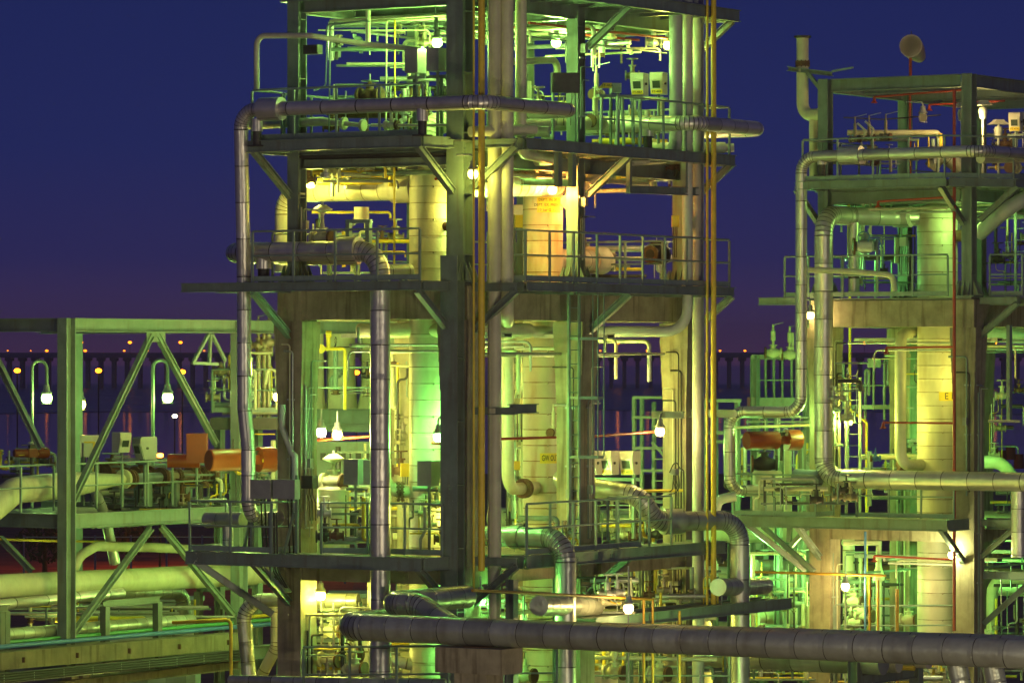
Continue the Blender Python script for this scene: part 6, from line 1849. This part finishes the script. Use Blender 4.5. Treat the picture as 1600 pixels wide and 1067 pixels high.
for a in (('small bore pipework behind the cream drum in the left bay', 497, 640, 690, 850, 97, 12, 6), ('tubing on the beige wall beside the left vessel', 612, 646, 510, 850, 96.5, 8, 5),
          ('valve station behind the right rail of the lower platform', 928, 1040, 765, 860, 100, 14, 6), ('pipework below the middle of the right face', 880, 1000, 880, 960, 99, 12, 6),
          ('instrument lines behind the thick grey pipe at middle level', 480, 640, 330, 430, 95.5, 10, 4), ('instrument lines behind the right rail at middle level', 905, 1046, 385, 436, 100.5, 9, 4),
          ('valves and lines behind the long silver pipe on the upper platform', 500, 700, 130, 214, 93.5, 16, 6, ('rail', 'creamp', 'galv', 'rust')), ('valves and lines under the pale indicator boxes on the upper platform', 920, 1050, 150, 222, 98.5, 14, 6),
          ('lines hanging under the top deck in the left bay', 500, 700, 20, 110, 93.5, 8, 5, ('rail', 'creamp', 'galv', 'dark')), ('lines hanging under the top deck in the right bay', 830, 1040, 20, 120, 98, 9, 5, ('rail', 'creamp', 'galv', 'dark')),
          ('lines under the upper deck in the left bay', 480, 640, 246, 285, 93, 6, 6), ('lines under the upper deck in the right bay', 900, 1060, 238, 300, 98, 9, 6),
          ('pump pipework below the left concrete column', 440, 575, 935, 1060, 93, 14, 7), ('pipework behind the foreground pipe left end', 610, 700, 890, 1062, 94, 12, 7),
          ('pipework beside the concrete pedestal under the foreground pipe', 780, 840, 890, 1062, 97.5, 10, 6), ('pipework under the warm post lamp', 900, 1135, 1000, 1066, 98.5, 18, 7),
          ('small lines between the walkway and the bronze elbow', 1005, 1135, 870, 950, 101, 12, 6), ('valve station in the lower bay of the right tower', 1318, 1430, 860, 1000, 118, 16, 8),
          ('valve station on the lower platform of the right tower', 1345, 1440, 700, 800, 115.5, 12, 6), ('pipework at the far right behind the front concrete column', 1548, 1610, 740, 880, 120, 10, 6),
          ('low pipework at the far right edge', 1548, 1610, 900, 1062, 119, 11, 8), ('instrument lines at middle level of the right tower', 1315, 1430, 320, 452, 115.5, 12, 5),
          ('instrument lines on the upper platform of the right tower, left part', 1320, 1470, 205, 270, 113.5, 12, 4), ('instrument lines on the upper platform of the right tower, right part', 1535, 1610, 190, 268, 116, 10, 4),
          ('valve lines on the walkway behind the left truss', 128, 350, 715, 795, 106.5, 22, 8), ('valve lines at the far left behind the walkway rail', 0, 84, 700, 745, 107, 9, 5),
          ('low lines in the left rack below the cream pipe', 0, 370, 935, 1000, 106, 16, 9), ('lines in the gap between the towers, upper part', 1130, 1275, 640, 790, 119, 16, 7),
          ('lines in the gap between the towers, lower part', 1172, 1278, 840, 1062, 116, 14, 10), ('pipework under the small valve platform at left', 330, 440, 672, 800, 106, 14, 6),
          ('valve lines on the small valve platform at left', 332, 442, 545, 645, 107.8, 13, 5), ('lines below the right tower platform left of its left column', 1130, 1272, 1000, 1064, 112, 10, 6),
          ('lines below the foreground pipe between the two column legs', 1300, 1480, 1000, 1066, 113, 14, 7),          ('lines behind the hopper legs', 500, 620, 520, 640, 112, 5, 3), ('tubing on the rear wall beside the GW OUTLET vessel', 790, 822, 600, 860, 98.5, 8, 5)):
    bundle(*a)
# ------------------------------------------------------------------ conduits strapped to the columns
def column_conduits(label, a, b, z0, z1, along, out, n=3, seed=1):
    q = random.Random(seed)
    t = thing('conduit_bundle', label, 'conduits', W(a, b, z0))
    base = W(a, b, 0)
    for i in range(n):
        o_ = along * (i * .075) + out * .05
        za, zb_ = z0 + q.uniform(0, .8), z1 - q.uniform(0, 1.6)
        pts = [base + o_ + UP * za, base + o_ + UP * zb_]
        if q.random() < .7:
            pts += [base + o_ + UP * zb_ + along * q.uniform(.2, .6)]
        MB().tube(pts, q.choice((.014, .02, .026)), .08, 6).build('conduit', M[q.choice(('galv', 'rail', 'black', 'creamp'))], t)
    z = z0 + .5
    while z < z1 - .5:
        MB().bar(base + along * -.04 + out * .035 + UP * z, base + along * (n * .075) + out * .035 + UP * z, .03, .04).build('strap', M['galv'], t)
        z += 1.3
    zb_ = z0 + q.uniform(1, 2.2)
    MB().box(base + along * .09 + out * .07 + UP * zb_, .16, .2, .12, out, UP, along).build('pull_box', M['greybox'], t)
    return t


nL, nR = -LD, -RD
for i, a in enumerate((('conduits on the bright face of the left concrete column, lower storey', 4.27, .12, 7.8, 12.6, RD, nL, 4), ('conduits on the bright face of the left concrete column, below the slab', 4.27, .12, 2.5, 6.8, RD, nL, 4),
                       ('conduits on the shaded face of the left concrete column', 4.45, 0, 8.0, 12.4, LD, nR, 2), ('conduits on the right concrete column beside the caged ladder', 0, 5.0, 7.8, 12.6, RD, nL, 3),
                       ('conduits on the left face of the right concrete column', .15, 4.75, 7.8, 12.4, LD, nR, 3), ('conduits on the far right concrete column of the central tower', .1, 9.5, 5.0, 12.4, LD, nR, 4),
                       ('conduits on the left steel column above the middle platform', 4.37, .1, 13.8, 16.2, RD, nL, 2), ('conduits on the right steel column above the middle platform', .1, 4.85, 13.8, 16.2, RD, nL, 3),
                       ('conduits on the right steel column under the top deck', .1, 4.85, 16.9, 19.6, RD, nL, 3), ('conduits on the left concrete column of the right tower, lower storey', 4.27, T2 + .1, 7.8, 12.6, RD, nL, 4),
                       ('conduits on the left concrete column of the right tower, below its slab', 4.27, T2 + .1, 2.5, 6.8, RD, nL, 4), ('conduits on the front concrete column of the right tower', .12, T2, 8.2, 12.4, LD, nR, 2),
                       ('conduits on the right face of the front concrete column of the right tower', 0, T2 + .15, 3.0, 12.4, RD, nL, 3), ('conduits on the rear concrete column seen left of the E10 vessel', 4.4, T2 + 4.75, 3.0, 12.4, LD, nR, 4))):
    column_conduits(*a, seed=i + 5)


# ------------------------------------------------------------------ piping slung under the decks
def underdeck(label, b0, z, seed):
    q = random.Random(seed)
    t = thing('under_deck_piping', label, 'pipes', W(2.4, b0 + 4, z - .8))
    for b in (.75, 1.3, 3.2, 3.8, 4.3, 5.9, 8.2, 8.9):
        zz_ = z - q.uniform(.35, .75); r = q.choice((.025, .03, .04, .05))
        a0, a1 = q.uniform(.1, 1.2), q.uniform(2.8, 4.8)
        pts = [W(a0, b0 + b, zz_), W(a1, b0 + b, zz_)]
        if q.random() < .5:
            pts.append(W(a1, b0 + b, zz_ - q.uniform(.3, .7)))
        if q.random() < .4:
            pts.insert(0, W(a0, b0 + b, zz_ - q.uniform(.3, 1.0)))
        MB().tube(pts, r, .15, 8).build('tube', M[q.choice(('creamp', 'rail', 'galv', 'creamp', 'greyp'))], t)
    for a in (.5, 1.1, 3.4, 4.0):
        zz_ = z - q.uniform(.4, .9); r = q.choice((.02, .03, .045))
        MB().tube([W(a, b0 + q.uniform(.3, 2), zz_), W(a, b0 + q.uniform(6, 9.5), zz_)], r, .1, 8).build('tube', M[q.choice(('creamp', 'rail', 'galv'))], t)
    for b in (2.2, 6.6):
        m = MB().bar(W(.3, b0 + b, z - .42), W(4.6, b0 + b, z - .42), .3, .02)
        for s in (-.15, .15):
            m.bar(W(.3, b0 + b + s, z - .38), W(4.6, b0 + b + s, z - .38), .012, .09)
        m.build('cable_tray', M['galv'], t)
        for k in range(5):
            MB().tube([W(.3, b0 + b - .1 + k * .05, z - .385), W(4.6, b0 + b - .1 + k * .05, z - .385)], .02, 0, 6).build('cable', M['black'], t)
    for k in range(6):
        c = W(q.uniform(.3, 4.5), b0 + q.uniform(.5, 9), z - .2)
        MB().bar(c - UP * .55, c, .04, .04).build('hanger', M['steel'], t)
    return t


underdeck('pipes and trays slung under the upper platform of the central tower', 0, Z3 - .1, 1)
underdeck('pipes and trays slung under the middle platform of the central tower', 0, Z2 - .75, 2)
underdeck('pipes and trays slung under the top deck of the central tower', 0, Z4 - .15, 3)
underdeck('pipes and trays slung under the lower slab of the central tower', 0, 7.0, 4)
underdeck('pipes and trays slung under the upper platform of the right tower', T2, Z3 - .1, 5)
underdeck('pipes and trays slung under the middle platform of the right tower', T2, Z2 - .75, 6)
underdeck('pipes and trays slung under the lower slab of the right tower', T2, 7.0, 7)
for a in (('sample lines and gauges before the left bay drum', 500, 575, 770, 850, 91.6, 9, 4), ('sample lines between the left vessel and the grey post box', 640, 692, 760, 850, 92.2, 7, 3),
          ('drain lines behind the right rail of the lower platform', 800, 900, 800, 862, 93, 10, 4), ('drain lines under the right end of the lower platform', 1000, 1130, 880, 960, 97, 10, 5),
          ('small lines along the walkway below the right face', 890, 1000, 900, 960, 92.5, 8, 5), ('purge lines beside the thick silver riser of the right tower', 1300, 1345, 560, 735, 112.6, 9, 4),
          ('instrument air lines behind the rail of the right tower lower platform', 1180, 1330, 740, 800, 111, 14, 5), ('purge lines between the E10 vessel and the pale elbow pipe', 1405, 1440, 560, 730, 116, 7, 4),
          ('sample lines on the right side of the right tower, middle level', 1548, 1605, 330, 450, 118, 8, 4), ('lines beside the front column of the right tower, lower right', 1548, 1605, 560, 720, 121, 5, 3),
          ('drain lines in front of the rear rack, behind the left bay', 500, 575, 935, 1064, 110, 12, 8), ('lines on the rack walkway between the cone and the silver riser', 200, 345, 740, 800, 105.4, 16, 5),
          ('impulse lines behind the grey indicator boxes on the upper platform', 590, 700, 95, 212, 95, 10, 4), ('impulse lines on the upper platform beside the thick risers', 825, 905, 120, 215, 96, 9, 4)):
    bundle(*a, r=.022, valves=4, seed=77)
